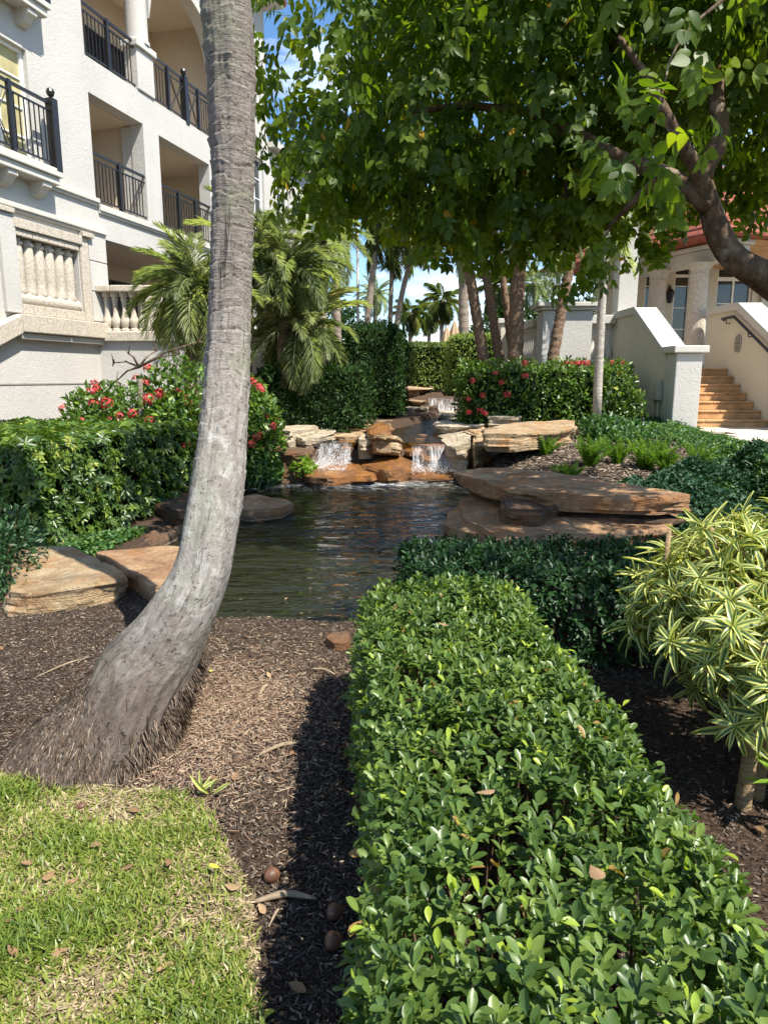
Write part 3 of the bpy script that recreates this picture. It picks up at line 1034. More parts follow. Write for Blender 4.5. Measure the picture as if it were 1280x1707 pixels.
rock('wet_ledge', 'rounded rust boulder below the tan wedge', pz([(600, 778), (615, 764), (660, 760), (700, 768), (704, 780), (650, 788)], 0.10), -0.4, 0.12, MAT['wetstone'], 27, dome=0.10)
rock('wet_ledge', 'small rust stone at the water edge below the wedge', pz([(612, 792), (640, 782), (672, 786), (670, 798), (630, 801)], -0.05), -0.4, -0.03, MAT['wetstone'], 31, dome=0.05)
rock('fall_lip', 'wet orange stone lip of the narrow waterfall', pz([(535, 738), (540, 724), (600, 722), (592, 740)], 0.44), -0.3, 0.44, MAT['wetstone'], 28)
rock('fall_lip', 'wet orange stone lip of the wide waterfall', pz([(676, 742), (680, 724), (765, 724), (775, 740), (730, 746)], 0.43), -0.3, 0.43, MAT['wetstone'], 29)
rock('fall_lip', 'rusty stone standing between the lips of both falls', pz([(592, 742), (640, 738), (690, 742), (690, 756), (600, 756)], 0.25), -0.4, 0.28, MAT['wetstone'], 30)
rock('flat_rock', 'thin tan step stone between the narrow fall and the orange lip boulder', pz([(548, 722), (580, 716), (612, 718), (606, 727), (565, 730)], 0.52), 0.38, 0.52, MAT['tan'], 62)
rock('flat_rock', 'pale stone behind the long tan stone of the upper pool', pz([(480, 696), (530, 690), (590, 692), (585, 699), (510, 702)], 0.7), 0.45, 0.7, MAT['pale'], 63)
rock('flat_rock', 'thin tan plate between pale slab and largest flat slab', pz([(775, 716), (815, 709), (845, 711), (835, 721), (790, 725)], 0.6), 0.42, 0.6, MAT['tan'], 64)
rock('flat_rock', 'low orange shelf left of the narrow waterfall foot', pz([(440, 770), (480, 758), (520, 760), (515, 770), (470, 778)], 0.18), -0.3, 0.18, MAT['wetstone'], 65)
# upstream
for i, (pts, z, za, mt, lb) in enumerate([
    ([(590, 682), (640, 675), (690, 680), (700, 687), (650, 692), (595, 690)], 0.55, 0.3, 'darkstone', 'long dark flat stone at the left edge of the upper stream'),
    ([(668, 672), (700, 666), (716, 670), (714, 680), (675, 682)], 0.75, 0.3, 'pale', 'pale stone beside the small upstream rapids'),
    ([(655, 660), (690, 654), (722, 656), (720, 664), (665, 668)], 0.9, 0.4, 'tan', 'tan step stone above the upstream rapids'),
    ([(665, 642), (700, 637), (726, 640), (724, 647), (670, 650)], 1.28, 0.8, 'tan', 'highest tan stone before the pale clipped hedge'),
    ([(732, 686), (755, 680), (772, 684), (765, 692), (738, 694)], 0.62, 0.3, 'pale', 'grey stone at the right edge of the upper stream'),
    ([(722, 672), (740, 668), (750, 674), (735, 678)], 0.62, 0.3, 'wetstone', 'wet orange stone inside the upstream rapids'),
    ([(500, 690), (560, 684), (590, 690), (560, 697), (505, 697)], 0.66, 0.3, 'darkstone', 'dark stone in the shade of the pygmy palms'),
]):
    rock('stream_stone', lb, pz(pts, z), za, z, MAT[mt], 40 + i)
rock('shore_stone', 'small brown stone on the near shore against the clipped hedge', pz([(540, 1060), (558, 1050), (580, 1052), (585, 1072), (555, 1074)], 0.04), -0.15, 0.04, MAT['darkstone'], 50, n=30)
0 and rock('shore_stone', 'small brown stone on the near shore beside dead leaves', pz([(500, 1068), (520, 1060), (532, 1066), (520, 1078), (503, 1078)], 0.03), -0.12, 0.03, MAT['redstone'], 51, n=30)
rock('flat_rock', 'thin tan shelf under the upstream pale stone', pz([(575, 1080), (600, 1060), (640, 1064), (640, 1085)], 0.0), -0.2, 0.04, MAT['tan'], 52, n=30) if False else None


# falling water
def fall_mat():
    m, nt, b, o = new_mat('falling_water')
    at = n_attr(nt, 'flow').outputs['Vector']
    s = n_noise(nt, n_map(nt, at, (14.0, 1.1, 1.0)), 2.4, 6, 0.62, 0.3)
    sep = nt.nodes.new('ShaderNodeSeparateXYZ')
    nt.links.new(at, sep.inputs[0])
    k = n_math(nt, 'ADD', s, n_math(nt, 'MULTIPLY', sep.outputs['Y'], 0.16))
    al = n_ramp(nt, k, [(0.46, (0.05, 0.05, 0.05)), (0.80, (0.7, 0.7, 0.7))])
    al = n_mix(nt, 1.0, al, n_ramp(nt, n_noise(nt, n_map(nt, at, (3.2, 0.5, 1.0)), 1.6, 3), [(0.36, (0.12, 0.12, 0.12)), (0.58, (1, 1, 1))]), 'MULTIPLY')
    b.inputs['Base Color'].default_value = (0.8, 0.82, 0.84, 1)
    b.inputs['Roughness'].default_value = 0.25
    t = nt.nodes.new('ShaderNodeBsdfTransparent')
    ms = nt.nodes.new('ShaderNodeMixShader')
    nt.links.new(al, ms.inputs[0])
    nt.links.new(t.outputs[0], ms.inputs[1])
    nt.links.new(b.outputs[0], ms.inputs[2])
    nt.links.new(ms.outputs[0], o.inputs['Surface'])
    n_bump(nt, b, s, 0.6, 0.03)
    return m


MAT['fall'] = fall_mat()
MAT['foam'] = plain('white_foam', (0.85, 0.86, 0.87), 0.5, 0.4, 0.06)


def waterfall(label, A, B, drop_to, out_dir, reach, froth=1.0, n=60, k=26, steps=()):
    """sheet from lip A-B, falling along out_dir; plus splash drops"""
    A, B = np.array(A, float), np.array(B, float)
    root = thing('waterfall', ((A + B) / 2)[:2].tolist() + [drop_to], label, 'waterfall')
    V, F, fl = [], [], []
    wd = np.linalg.norm(B - A)
    for i in range(n + 1):
        s = i / n
        p0 = A + (B - A) * s
        wob = mnoise.noise(Vector((s * wd * 4, A[0], 0))) * 0.06
        for j in range(k + 1):
            t = j / k
            if t < 0.25:
                z = p0[2] + 0.012 - 0.01 * t
                d = -0.28 + t / 0.25 * 0.30
            else:
                q = (t - 0.25) / 0.75
                z = p0[2] + (drop_to - p0[2]) * (q ** 1.35)
                d = 0.02 + reach * math.sqrt(q) + wob * q
                d += 0.012 * mnoise.noise(Vector((s * wd * 22, q * 1.5, A[1])))
            V.append((p0[0] + out_dir[0] * d, p0[1] + out_dir[1] * d, z))
            fl.append((s * wd, max(0.0, (t - 0.25) / 0.75) if t > .25 else -0.6, A[0]))
    for i in range(n):
        for j in range(k):
            a0 = i * (k + 1) + j
            F.append((a0, a0 + 1, a0 + k + 2, a0 + k + 1))
    put('water_sheet', V, np.array(F), MAT['fall'], root, attrs={'flow': ('POINT', np.array(fl))}, smooth=True)
    # splash: white drops and froth
    nd = int(1300 * wd * froth)
    s = rng.uniform(-0.05, 1.05, nd)
    p0 = A + (B - A) * s[:, None]
    d = reach * rng.uniform(0.55, 1.1, nd) + np.abs(rng.normal(0, 0.2 * froth ** 0.5, nd))
    z = drop_to + rng.exponential(0.055 * froth ** 0.5, nd) * np.exp(-((d - reach) / 0.3) ** 2) * 1.4
    P = np.stack([p0[:, 0] + out_dir[0] * d, p0[:, 1] + out_dir[1] * d + rng.normal(0, 0.04, nd), z], 1)
    T = np.array([[1, 1, 1], [1, -1, -1], [-1, 1, -1], [-1, -1, 1]], float) * 0.6
    TF = np.array([[0, 1, 2], [0, 3, 1], [0, 2, 3], [1, 3, 2]])
    R = basis(rand_dir(nd), rand_dir(nd))
    Vm, Fm, at = merge((T, TF), P, R, rng.uniform(0.003, 0.010, nd), rng.uniform(0, 1, nd))
    tag(put('splash', Vm, Fm, MAT['foam'], root), kind='stuff')
    return root


L0, L1 = at_z(537, 737, 0.45), at_z(588, 739, 0.45)
waterfall('narrow waterfall splashing white over orange rock', L0, L1, 0.10, (-0.12, -1.0), 0.34, 2.6)
L0, L1 = at_z(528, 774, 0.11), at_z(585, 772, 0.11)
waterfall('low white cascade sliding from the narrow waterfall into the pond', L0, L1, WZ, (-0.75, -1.0), 0.36, 3.2)
L0, L1 = at_z(687, 744, 0.45), at_z(768, 742, 0.45)
waterfall('wide waterfall curtain over an orange lip', L0, L1, 0.06, (0.02, -1.0), 0.22)
L0, L1 = at_z(664, 776, 0.06), at_z(782, 774, 0.06)
waterfall('low cascade below the wide waterfall curtain', L0, L1, WZ, (0.0, -1.0), 0.25, 0.6)
L0, L1 = at_y(715, 668, 21.8), at_y(762, 664, 21.8)
L0[2] = L1[2] = 0.98
waterfall('small upstream rapids spilling between pale stones', L0, L1, 0.45, (-0.1, -1.0), 0.7)

# foam drifting on the pond under the falls: a thin broken film on the water
m, nt, b, o_ = new_mat('foam_film')
fo = n_attr(nt, 'foam').outputs['Fac']
fn = n_noise(nt, n_map(nt, n_pos(nt), (1.0, 1.7, 1.0)), 9, 8, 0.72, 0.8)
al = n_ramp(nt, n_math(nt, 'ADD', fn, n_math(nt, 'MULTIPLY', fo, 0.42)), [(0.57, (0, 0, 0)), (0.82, (0.85, 0.85, 0.85))])
b.inputs['Base Color'].default_value = (0.8, 0.82, 0.82, 1)
b.inputs['Roughness'].default_value = 0.5
t_ = nt.nodes.new('ShaderNodeBsdfTransparent')
ms_ = nt.nodes.new('ShaderNodeMixShader')
nt.links.new(al, ms_.inputs[0])
nt.links.new(t_.outputs[0], ms_.inputs[1])
nt.links.new(b.outputs[0], ms_.inputs[2])
nt.links.new(ms_.outputs[0], o_.inputs['Surface'])
FX, FY = np.meshgrid(np.linspace(-2.3, 2.0, 60), np.linspace(10.2, 12.1, 40))
ff = np.maximum.reduce([np.exp(-((FX + 1.15) / 0.5) ** 2 - ((FY - 11.45) / 0.34) ** 2) * 1.15, 0.9 * np.exp(-((FX - 0.85) / 0.62) ** 2 - ((FY - 11.75) / 0.22) ** 2), 0.35 * np.exp(-((FX + 0.2) / 1.3) ** 2 - ((FY - 11.2) / 0.6) ** 2)])
ii = np.arange(FX.size).reshape(FX.shape)
Fq = np.stack([ii[:-1, :-1], ii[:-1, 1:], ii[1:, 1:], ii[1:, :-1]], -1).reshape(-1, 4)
tag(put('pond_foam', np.stack([FX, FY, np.full(FX.shape, WZ + 0.016)], -1).reshape(-1, 3), Fq, m, attrs={'foam': ('POINT', ff.ravel())}), 'white foam drifting at the foot of the waterfalls', 'foam', kind='stuff')

# ------------------------------------------------------------------ white apartment building
FB = Frame((-6.71, 12.06, 0), (0.27, 1, 0), (1, -0.27, 0))
apt = thing('apartment_building', FB.p(3, -1, 0.3), 'white stucco apartment building with black balcony railings and loggias', 'building')
holes = [(0.25, 1.5, 5.36, 7.28), (3.14, 4.98, 5.12, 7.2), (5.6, 7.95, 5.12, 7.16), (3.12, 8.6, 7.86, 10.95), (3.3, 8.9, 2.35, 4.45), (0.79, 2.45, 2.72, 4.33),
         (10.0, 11.4, 5.9, 8.2), (12.2, 13.4, 5.9, 8.2), (10.0, 11.4, 9.3, 11.2), (12.2, 13.4, 9.3, 11.2), (0.25, 1.5, 8.4, 10.5)]
MB().wall(FB, -7, 11.75, -0.3, 12.6, [h_ for h_ in holes if h_[0] < 12], 0.32).build('wall', MAT['stucco'], apt)
MB().wall(FB, 11.752, 15.5, -0.3, 8.7, [h_ for h_ in holes if h_[0] > 12 and h_[3] < 9], 0.32).build('wing_wall', MAT['stucco'], apt)
MB().box(FB, 11.6, 11.745, -6, -0.325, -0.3, 12.6).build('end_wall', MAT['stucco'], apt)
MB().box(FB, 11.76, 15.7, -5, 0.3, 8.705, 8.9).build('wing_cornice', MAT['trim'], apt)
# arch filling of the upper loggia
mb = MB()
na = 20
pts = []
for i in range(na + 1):
    a = 5.5 + 3.1 * i / na
    x = (a - 5.5) / 3.1 * 2 - 1
    pts.append((a, 9.55 + 1.3 * math.sqrt(max(0, 1 - x * x))))
for i in range(na):
    (a0, z0), (a1, z1) = pts[i], pts[i + 1]
    mb.hexa([FB.p(a0, -0.32, z0), FB.p(a1, -0.32, z1), FB.p(a1, -0.002, z1), FB.p(a0, -0.002, z0), FB.p(a0, -0.32, 10.94), FB.p(a1, -0.32, 10.94), FB.p(a1, -0.002, 10.94), FB.p(a0, -0.002, 10.94)])
mb.build('arch', MAT['stucco'], apt)
# loggia shell
mb = MB()
for z0, z1, a0, a1 in ((4.46, 5.1, 3.0, 9.2), (7.2, 7.84, 3.0, 9.2), (10.96, 11.3, 3.0, 9.2)):
    mb.box(FB, a0, a1, -2.3, -0.33, z0, z1)
mb.build('loggia_slab', MAT['stucco_in'], apt)
MB().wall(FB, 2.9, 9.2, 2.2, 11.3, [(3.5, 5.0, 2.45, 4.1), (5.6, 7.4, 2.45, 4.1), (3.5, 4.9, 5.12, 6.9), (6.0, 7.5, 5.12, 6.9), (3.6, 4.7, 7.9, 9.9), (6, 7.5, 7.9, 9.9)], 0.2, d=-2.1).build('loggia_back_wall', MAT['stucco_in'], apt)
mb = MB()
mb.box(FB, 2.98, 3.1, -2.1, -0.33, 2.2, 11.0)
mb.box(FB, 8.95, 9.1, -2.1, -0.33, 2.2, 11.0)
mb.box(FB, 5.1, 5.5, -2.1, -0.33, 5.1, 7.2)
mb.build('loggia_side_wall', MAT['stucco_in'], apt)
for a0, a1, z0, z1 in ((3.5, 5.0, 2.45, 4.1), (5.6, 7.4, 2.45, 4.1), (3.5, 4.9, 5.12, 6.9), (6.0, 7.5, 5.12, 6.9), (3.6, 4.7, 7.9, 9.9), (6, 7.5, 7.9, 9.9)):
    f = MB().box(FB, a0, a1, -2.16, -2.12, z0, z1).build('glass_door', MAT['glass'], apt)
    q = MB()
    for s in (a0 + 0.03, (a0 + a1) / 2, a1 - 0.03):
        q.box(FB, s - 0.03, s + 0.03, -2.13, -2.07, z0, z1)
    q.box(FB, a0, a1, -2.13, -2.08, z1 - 0.06, z1)
    q.build('door_frame', MAT['iron'], f)
# pier and round column of the upper loggia
bevel(MB().box(FB, 4.86, 5.5, -0.3, 0.04, 7.87, 8.72).build('pedestal', MAT['stucco'], apt), 0.02)
bevel(MB().box(FB, 4.80, 5.56, -0.36, 0.10, 8.72, 8.86).build('pedestal_cap', MAT['trim'], apt), 0.02)
c = FB.p(5.18, -0.14, 0)
MB().lathe((c[0], c[1], 8.86), [(0.27, 0), (0.27, 0.08), (0.24, 0.1), (0.23, 2.09)], 28).build('round_column', MAT['stucco'], apt, smooth=True, sharp=40)
bevel(MB().box(FB, 5.0, 5.55, -0.6, -0.325, 5.1, 7.19).build('loggia_pier', MAT['stucco'], apt), 0.02)
# cornices
for a0, a1, z0, z1, d in ((-6, 3.3, 4.46, 4.6, 0.10), (0.4, 3.16, 5.06, 5.2, 0.09), (3.18, 9.2, 4.93, 5.11, 0.08), (-6, 9.4, 12.3, 12.58, 0.25)):
    mb = MB().box(FB, a0, a1, 0.003, d, z0 + 0.05, z1).box(FB, a0, a1, 0.003, d * 0.6, z0, z0 + 0.049)
    mb.build('cornice', MAT['trim'], apt, bev=0.012)
# wall grooves of the lower storey, cut as thin dark joints
for z in (1.49,):
    MB().box(FB, -6, 3.26, 0.002, 0.012, z - 0.012, z + 0.012).build('wall_joint', MAT['joint'], apt)
for i, z in enumerate((2.75, 3.35, 3.95)):
    bevel(MB().box(FB, 2.74, 3.29, 0.003, 0.05, z, z + 0.585).build('quoin', MAT['stucco'], apt), 0.012)


def railing(a0, a1, d, z0, z1, posts, finials=(), spacing=0.115, cross=(), side=None):
    r = MB()
    r.box(FB, a0, a1, d - 0.025, d + 0.025, z1 - 0.05, z1)
    r.box(FB, a0, a1, d - 0.015, d + 0.015, z1 - 0.17, z1 - 0.14)
    r.box(FB, a0, a1, d - 0.015, d + 0.015, z0 + 0.06, z0 + 0.09)
    rl = r.build('railing', MAT['iron'], apt)
    for a in posts:
        MB().box(FB, a - 0.035, a + 0.035, d - 0.035, d + 0.035, z0, z1 + 0.012).build('post', MAT['iron'], rl)
    for a in finials:
        q = FB.p(a, d, 0)
        mb = MB().box(FB, a - 0.075, a + 0.075, d - 0.075, d + 0.075, z0 - 0.05, z1 + 0.06)
        mb.lathe((q[0], q[1], z1 + 0.06), [(0.05, 0.001), (0.03, 0.03), (0.06, 0.06), (0.075, 0.11), (0.06, 0.16), (0.012, 0.185)], 12)
        mb.build('finial_post', MAT['iron'], rl)
    me = None
    n = int((a1 - a0) / spacing)
    for i in range(1, n):
        a = a0 + (a1 - a0) * i / n
        if any(abs(a - p) < 0.06 for p in list(posts) + list(finials)) or any(c0 < a < c1 for c0, c1 in cross):
            continue
        q = FB.p(a, d, z0 + 0.09)
        if me is None:
            b_ = MB().box(IDF, -0.009, 0.009, -0.009, 0.009, 0, z1 - z0 - 0.23)
            me = make_mesh('picket', np.array(b_.V), b_.F, MAT['iron'])
        inst('picket', me, rl, Matrix.Translation(Vector(q)))
    for c0, c1 in cross:
        mb = MB()
        zz0, zz1 = z0 + 0.09, z1 - 0.17
        for s in (0.0, 0.09):
            mb.tube([FB.p(c0 + s, d, zz0), FB.p((c0 + c1) / 2 - 0.03 + s * .3, d, (zz0 + zz1) / 2), FB.p(c0 + s, d, zz1)], 0.011, 6)
            mb.tube([FB.p(c1 - s, d, zz0), FB.p((c0 + c1) / 2 + 0.03 - s * .3, d, (zz0 + zz1) / 2), FB.p(c1 - s, d, zz1)], 0.011, 6)
        mb.build('cross_panel', MAT['iron'], rl)
    return rl


railing(3.14, 4.98, -0.05, 5.14, 6.12, (4.05,))
railing(5.6, 7.95, -0.05, 5.14, 6.12, (6.4, 7.2))
railing(3.12, 4.86, -0.05, 7.87, 8.85, (3.95,))
railing(5.5, 8.6, -0.05, 7.87, 8.85, (6.2, 7.6), (6.95,), cross=((6.24, 6.88), (7.02, 7.56)))
# projecting balcony with brackets, and the one above it
for zt, zb, ae in ((5.34, 5.07, 1.74), (8.12, 7.85, 1.78)):
    mb = MB().box(FB, -3.0, ae, 0.003, 0.38, zb + 0.13, zt).box(FB, -3.0, ae - 0.04, 0.003, 0.33, zb, zb + 0.128)
    mb.build('balcony_slab', MAT['trim'], apt, bev=0.015)
    for a in (-0.9, -0.25, 0.5, 1.3):
        pr = [(0.003, zb - 0.002), (0.29, zb - 0.002), (0.29, zb - 0.08), (0.22, zb - 0.12), (0.16, zb - 0.2), (0.08, zb - 0.24), (0.003, zb - 0.26)]
        V = [FB.p(a + s, d, z) for s in (0, 0.2) for d, z in pr]
        n = len(pr)
        F = [tuple(range(n)), tuple(range(n, 2 * n))[::-1]] + [(i, (i + 1) % n, n + (i + 1) % n, n + i) for i in range(n)]
        bevel(put('bracket', V, F, MAT['trim'], apt), 0.01)
    railing(-3.0, ae - 0.06, 0.31, zt + 0.01, zt + 1.12, (0.65, 0.0, -0.8), (ae - 0.08,), cross=((0.05, 0.6),))


def window(a0, a1, z0, z1, parent, fr=FB, d=-0.14, nv=1, nh=3, glass='glass', curtain=False, fw=0.06, fm='white_frame'):
    w_ = MB()
    w_.box(fr, a0, a0 + fw, d - 0.04, d + 0.05, z0, z1).box(fr, a1 - fw, a1, d - 0.04, d + 0.05, z0, z1)
    w_.box(fr, a0 + fw, a1 - fw, d - 0.04, d + 0.05, z0, z0 + fw).box(fr, a0 + fw, a1 - fw, d - 0.04, d + 0.05, z1 - fw, z1)
    fo = w_.build('window', MAT[fm], parent)
    MB().box(fr, a0 + fw, a1 - fw, d - 0.012, d - 0.006, z0 + fw, z1 - fw).build('pane', MAT[glass], fo)
    mt = MB()
    for i in range(1, nv + 1):
        a = a0 + (a1 - a0) * i / (nv + 1)
        mt.box(fr, a - 0.028, a + 0.028, d - 0.02, d + 0.03, z0 + fw, z1 - fw)
    for j in range(1, nh + 1):
        z = z0 + (z1 - z0) * j / (nh + 1)
        mt.box(fr, a0 + fw, a1 - fw, d - 0.004, d + 0.02, z - 0.014, z + 0.014)
    if nv or nh:
        mt.build('muntin', MAT[fm], fo)
    return fo


for q in ((0.25, 1.5, 5.36, 7.28), (0.25, 1.5, 8.4, 10.5)):
    window(*q, apt, glass='curtain', nv=1, nh=3)
for q in holes[6:9]:
    window(*q, apt, nv=2, nh=3)
# niche with half balusters in coral stone
MB().box(FB, 0.7, 2.55, -0.36, -0.325, 2.6, 4.4).build('niche_back', MAT['coral'], apt)


def baluster(c, h, w_, name, parent, mat, straight=False):
    if straight:
        pr = [(0.42, 0), (0.5, 0.04), (0.52, 0.09), (0.42, 0.16), (0.47, 0.3), (0.48, 0.6), (0.42, 0.84), (0.38, 0.87), (0.5, 0.9), (0.5, 0.94), (0.36, 0.95), (0.36, 1)]
    else:
        pr = [(0.5, 0), (0.5, 0.06), (0.3, 0.09), (0.42, 0.16), (0.5, 0.24), (0.46, 0.31), (0.28, 0.42), (0.22, 0.56), (0.24, 0.74), (0.33, 0.83), (0.26, 0.87), (0.42, 0.9), (0.45, 1)]
    return MB().lathe(c, [(r * w_, z * h) for r, z in pr], 16).build(name, mat, parent, smooth=True, sharp=45)


for i in range(6):
    q = FB.p(0.97 + i * 0.262, -0.14, 0)
    baluster((q[0], q[1], 3.06), 1.0, 0.25, 'baluster', apt, MAT['coral'], True)
for k in range(4):
    bevel(MB().box(FB, 0.79 + k * 0.415, 0.79 + (k + 1) * 0.415 - 0.012, -0.3, 0.05, 4.07, 4.18).build('coral_block', MAT['coral'], apt), 0.01)
for k in range(3):
    bevel(MB().box(FB, 0.72 + k * 0.6, 0.72 + (k + 1) * 0.6 - 0.012, -0.3, 0.09, 4.19, 4.36).build('coral_block', MAT['coral'], apt), 0.012)
for k in range(6):
    bevel(MB().box(FB, 0.79 + k * 0.277, 0.79 + (k + 1) * 0.277 - 0.01, -0.3, 0.07, 2.73, 2.90).build('coral_block', MAT['coral'], apt), 0.012)
mb = MB().tube([FB.p(0.8, -0.12, 3.0), FB.p(2.44, -0.12, 3.0)], 0.13, 16)
mb.build('base_roll', MAT['coral'], apt, smooth=True, sharp=50)
for a0, a1, z in ((0.36, 0.74, 4.4), (2.5, 2.82, 4.36)):
    bevel(MB().box(FB, a0, a1, 0.003, 0.13, z, z + 0.09).build('pier_cap', MAT['coral'], apt), 0.012)
bevel(MB().box(FB, 2.47, 2.71, 0.003, 0.06, 2.73, 4.35).build('coral_pier', MAT['coral'], apt), 0.012)
bevel(MB().box(FB, 0.42, 0.77, 0.003, 0.08, 2.73, 4.39).build('coral_pier', MAT['stucco'], apt), 0.012)
for k in range(2):
    bevel(MB().box(FB, 0.62 + k * 1.26, 0.62 + (k + 1) * 1.26 - 0.012, 0.003, 0.2, 2.40, 2.715).build('ledge_stone', MAT['coral'], apt), 0.02)
bevel(MB().box(FB, 0.62, 3.1, 0.003, 0.13, 2.28, 2.395).build('ledge_mould', MAT['trim'], apt), 0.02)
MB().hexa([FB.p(-3.2, 0.003, 0.72), FB.p(0.61, 0.003, 2.38), FB.p(0.61, 0.2, 2.38), FB.p(-3.2, 0.2, 0.72), FB.p(-3.2, 0.003, 1.05), FB.p(0.61, 0.003, 2.71), FB.p(0.61, 0.2, 2.71), FB.p(-3.2, 0.2, 1.05)]).build('sloping_ledge', MAT['coral'], apt, bev=0.02)
# roof edge with clay tiles
MB().box(FB, -7, 12.0, -6, 0.55, 12.602, 12.68).build('eave', MAT['trim'], apt)
MB().hexa([FB.p(-7, -6, 12.7), FB.p(12.0, -6, 12.7), FB.p(12.0, 0.45, 12.7), FB.p(-7, 0.45, 12.7), FB.p(-7, -6, 15), FB.p(12.0, -6, 15), FB.p(12.0, 0.45, 12.74), FB.p(-7, 0.45, 12.74)]).build('roof', MAT['tile_red'], apt)
b_ = MB().tube([np.array([0, 0.62, 0]), np.array([0, -2.6, 1.12])], [0.11, 0.10], 8)
tile_me = make_mesh('roof_tile', np.array(b_.V), b_.F, MAT['tile_red'], smooth=True, sharp=50)
Rb = Matrix(((FB.u[0], FB.n[0], 0), (FB.u[1], FB.n[1], 0), (0, 0, 1))).to_4x4()
for i in range(20):
    q = FB.p(7.2 + i * 0.25, 0, 12.72)
    inst('roof_tile', tile_me, apt, Matrix.Translation(Vector(q)) @ Rb)

# stone balustrade on the terrace of the apartment building
ret = MB().box(IDF, -6.3, -2.2, 14.85, 15.3, 0.1, 2.34).build('terrace_wall', MAT['stucco'], loc=(-4.3, 15, 0.1))
tag(ret, 'white retaining wall below the stone balustrade behind red flowers', 'wall')
bal = thing('stone_balustrade', (-4.3, 14.95, 2.34), 'weathered stone balustrade behind the pygmy palm and the leaning palm trunk', 'balustrade')
bevel(MB().box(IDF, -6.3, -2.2, 14.76, 15.14, 2.344, 2.55).build('plinth', MAT['coral'], bal), 0.02)
for k in range(6):
    bevel(MB().box(IDF, -6.3 + k * 0.68, -6.3 + (k + 1) * 0.68 - 0.01, 14.76, 15.16, 3.34, 3.47).build('coping_stone', MAT['coral'], bal), 0.02)
for px in (180, 194, 209, 224, 239, 284, 299, 314, 329, 343, 358, 373, 388, 403, 418, 433, 448):
    q = at_y(px, 530, 14.95)
    baluster((q[0], q[1], 2.551), 0.788, 0.2, 'baluster', bal, MAT['coral'])
for px in (262,):
    q = at_y(px, 530, 14.95)
    bevel(MB().box(IDF, q[0] - 0.18, q[0] + 0.18, 14.80, 15.12, 2.552, 3.338).build('pier', MAT['coral'], bal), 0.02)

# ------------------------------------------------------------------ entrance stair and pavilion
SX0, SX1 = 5.98, 7.66
stair = thing('entrance_stair', (6.9, 13.85, 0.55), 'terracotta steps rising between white stair walls', 'stairs')
for i in range(7):
    y = 13.85 + 0.31 * i
    z = 0.61 + 0.172 * i
    o = MB().box(IDF, SX0, SX1, y + 0.02, 17.6, z - (0.1 if i == 0 else 0.002), z + 0.125).build('step', MAT['step'], stair, bev=0.008)
    for q_ in range(4):
        w0 = SX0 + (SX1 - SX0) * q_ / 4
        MB().box(IDF, w0 + 0.003, w0 + (SX1 - SX0) / 4 - 0.003, y + random.uniform(-0.003, 0.003), y + 0.34 if i < 6 else 17.6, z + 0.127, z + 0.17 + random.uniform(-0.002, 0.002)).build('tread', MAT['step'], o, bev=0.012)
sw = thing('stair_wall', (5.8, 15, 0.4), 'white stucco stair wall with square pillar beside the garden', 'wall')


def prism_x(name, prof, x0, x1, mat, parent, bev=0.015):
    n = len(prof)
    V = [(x, y, z) for x in (x0, x1) for y, z in prof]
    F = [tuple(range(n)), tuple(range(n, 2 * n))[::-1]] + [(i, (i + 1) % n, n + (i + 1) % n, n + i) for i in range(n)]
    return bevel(put(name, V, F, mat, parent), bev)


bevel(MB().box(IDF, 5.52, 6.02, 13.35, 13.85, 0.2, 2.06).build('pillar', MAT['stucco'], sw), 0.02)
bevel(MB().box(IDF, 5.44, 6.10, 13.27, 13.93, 2.063, 2.20).build('pillar_cap', MAT['trim'], sw), 0.02)
prism_x('wall_body', [(13.852, 0.2), (17.3, 0.2), (17.3, 3.0), (15.9, 3.0), (13.852, 1.92)], 5.57, 5.97, MAT['stucco_r'], sw)
prism_x('coping', [(13.86, 1.93), (15.88, 3.003), (17.3, 3.003), (17.3, 3.13), (15.84, 3.13), (13.86, 2.06)], 5.52, 6.02, MAT['trim'], sw)
for dz, y0, y1 in ((0, 14.0, 14.16), (0, 14.19, 14.42)):
    bevel(MB().box(IDF, 5.46, 5.567, y0, y1, 1.16, 1.56).build('meter_box', MAT['metal_grey'], sw), 0.01)
    MB().tube([(5.52, (y0 + y1) / 2, 0.4), (5.52, (y0 + y1) / 2, 1.159)], 0.018, 8).build('conduit', MAT['metal_grey'], sw, smooth=True)
sw2 = thing('stair_wall', (7.9, 15, 0.4), 'cream stair wall with black handrail and oval vent', 'wall')
prism_x('wall_body', [(13.2, 0.3), (16.9, 0.3), (16.9, 3.06), (15.5, 3.06), (13.2, 1.85)], 7.665, 8.05, MAT['stucco_r'], sw2)
prism_x('coping', [(13.2, 1.853), (15.48, 3.063), (16.9, 3.063), (16.9, 3.19), (15.44, 3.19), (13.2, 2.0)], 7.60, 8.12, MAT['trim'], sw2)
bevel(MB().box(IDF, 7.62, 8.12, 12.7, 13.197, 0.3, 2.2).build('pillar', MAT['stucco'], sw2), 0.02)
bevel(MB().box(IDF, 7.54, 8.2, 12.62, 13.28, 2.203, 2.33).build('pillar_cap', MAT['trim'], sw2), 0.02)
h = MB().tube([(7.66, 16.1, 2.88), (7.57, 16.0, 2.9), (7.56, 15.45, 2.9), (7.56, 12.6, 1.42)], 0.03, 10)
ho = h.build('handrail', MAT['iron'], sw2, smooth=True, sharp=50)
for y, z in ((15.8, 2.9), (14.8, 2.56), (13.9, 2.1)):
    MB().tube([(7.66, y, z - 0.12), (7.58, y, z - 0.12), (7.56, y, z - 0.02)], 0.012, 6).build('rail_bracket', MAT['iron'], ho)
vm = MB()
V = [(7.655, 15.35 + 0.13 * math.cos(t), 2.33 + 0.2 * math.sin(t)) for t in np.linspace(0, 2 * PI, 24, endpoint=False)]
V2 = [(7.64, v[1], v[2]) for v in V]
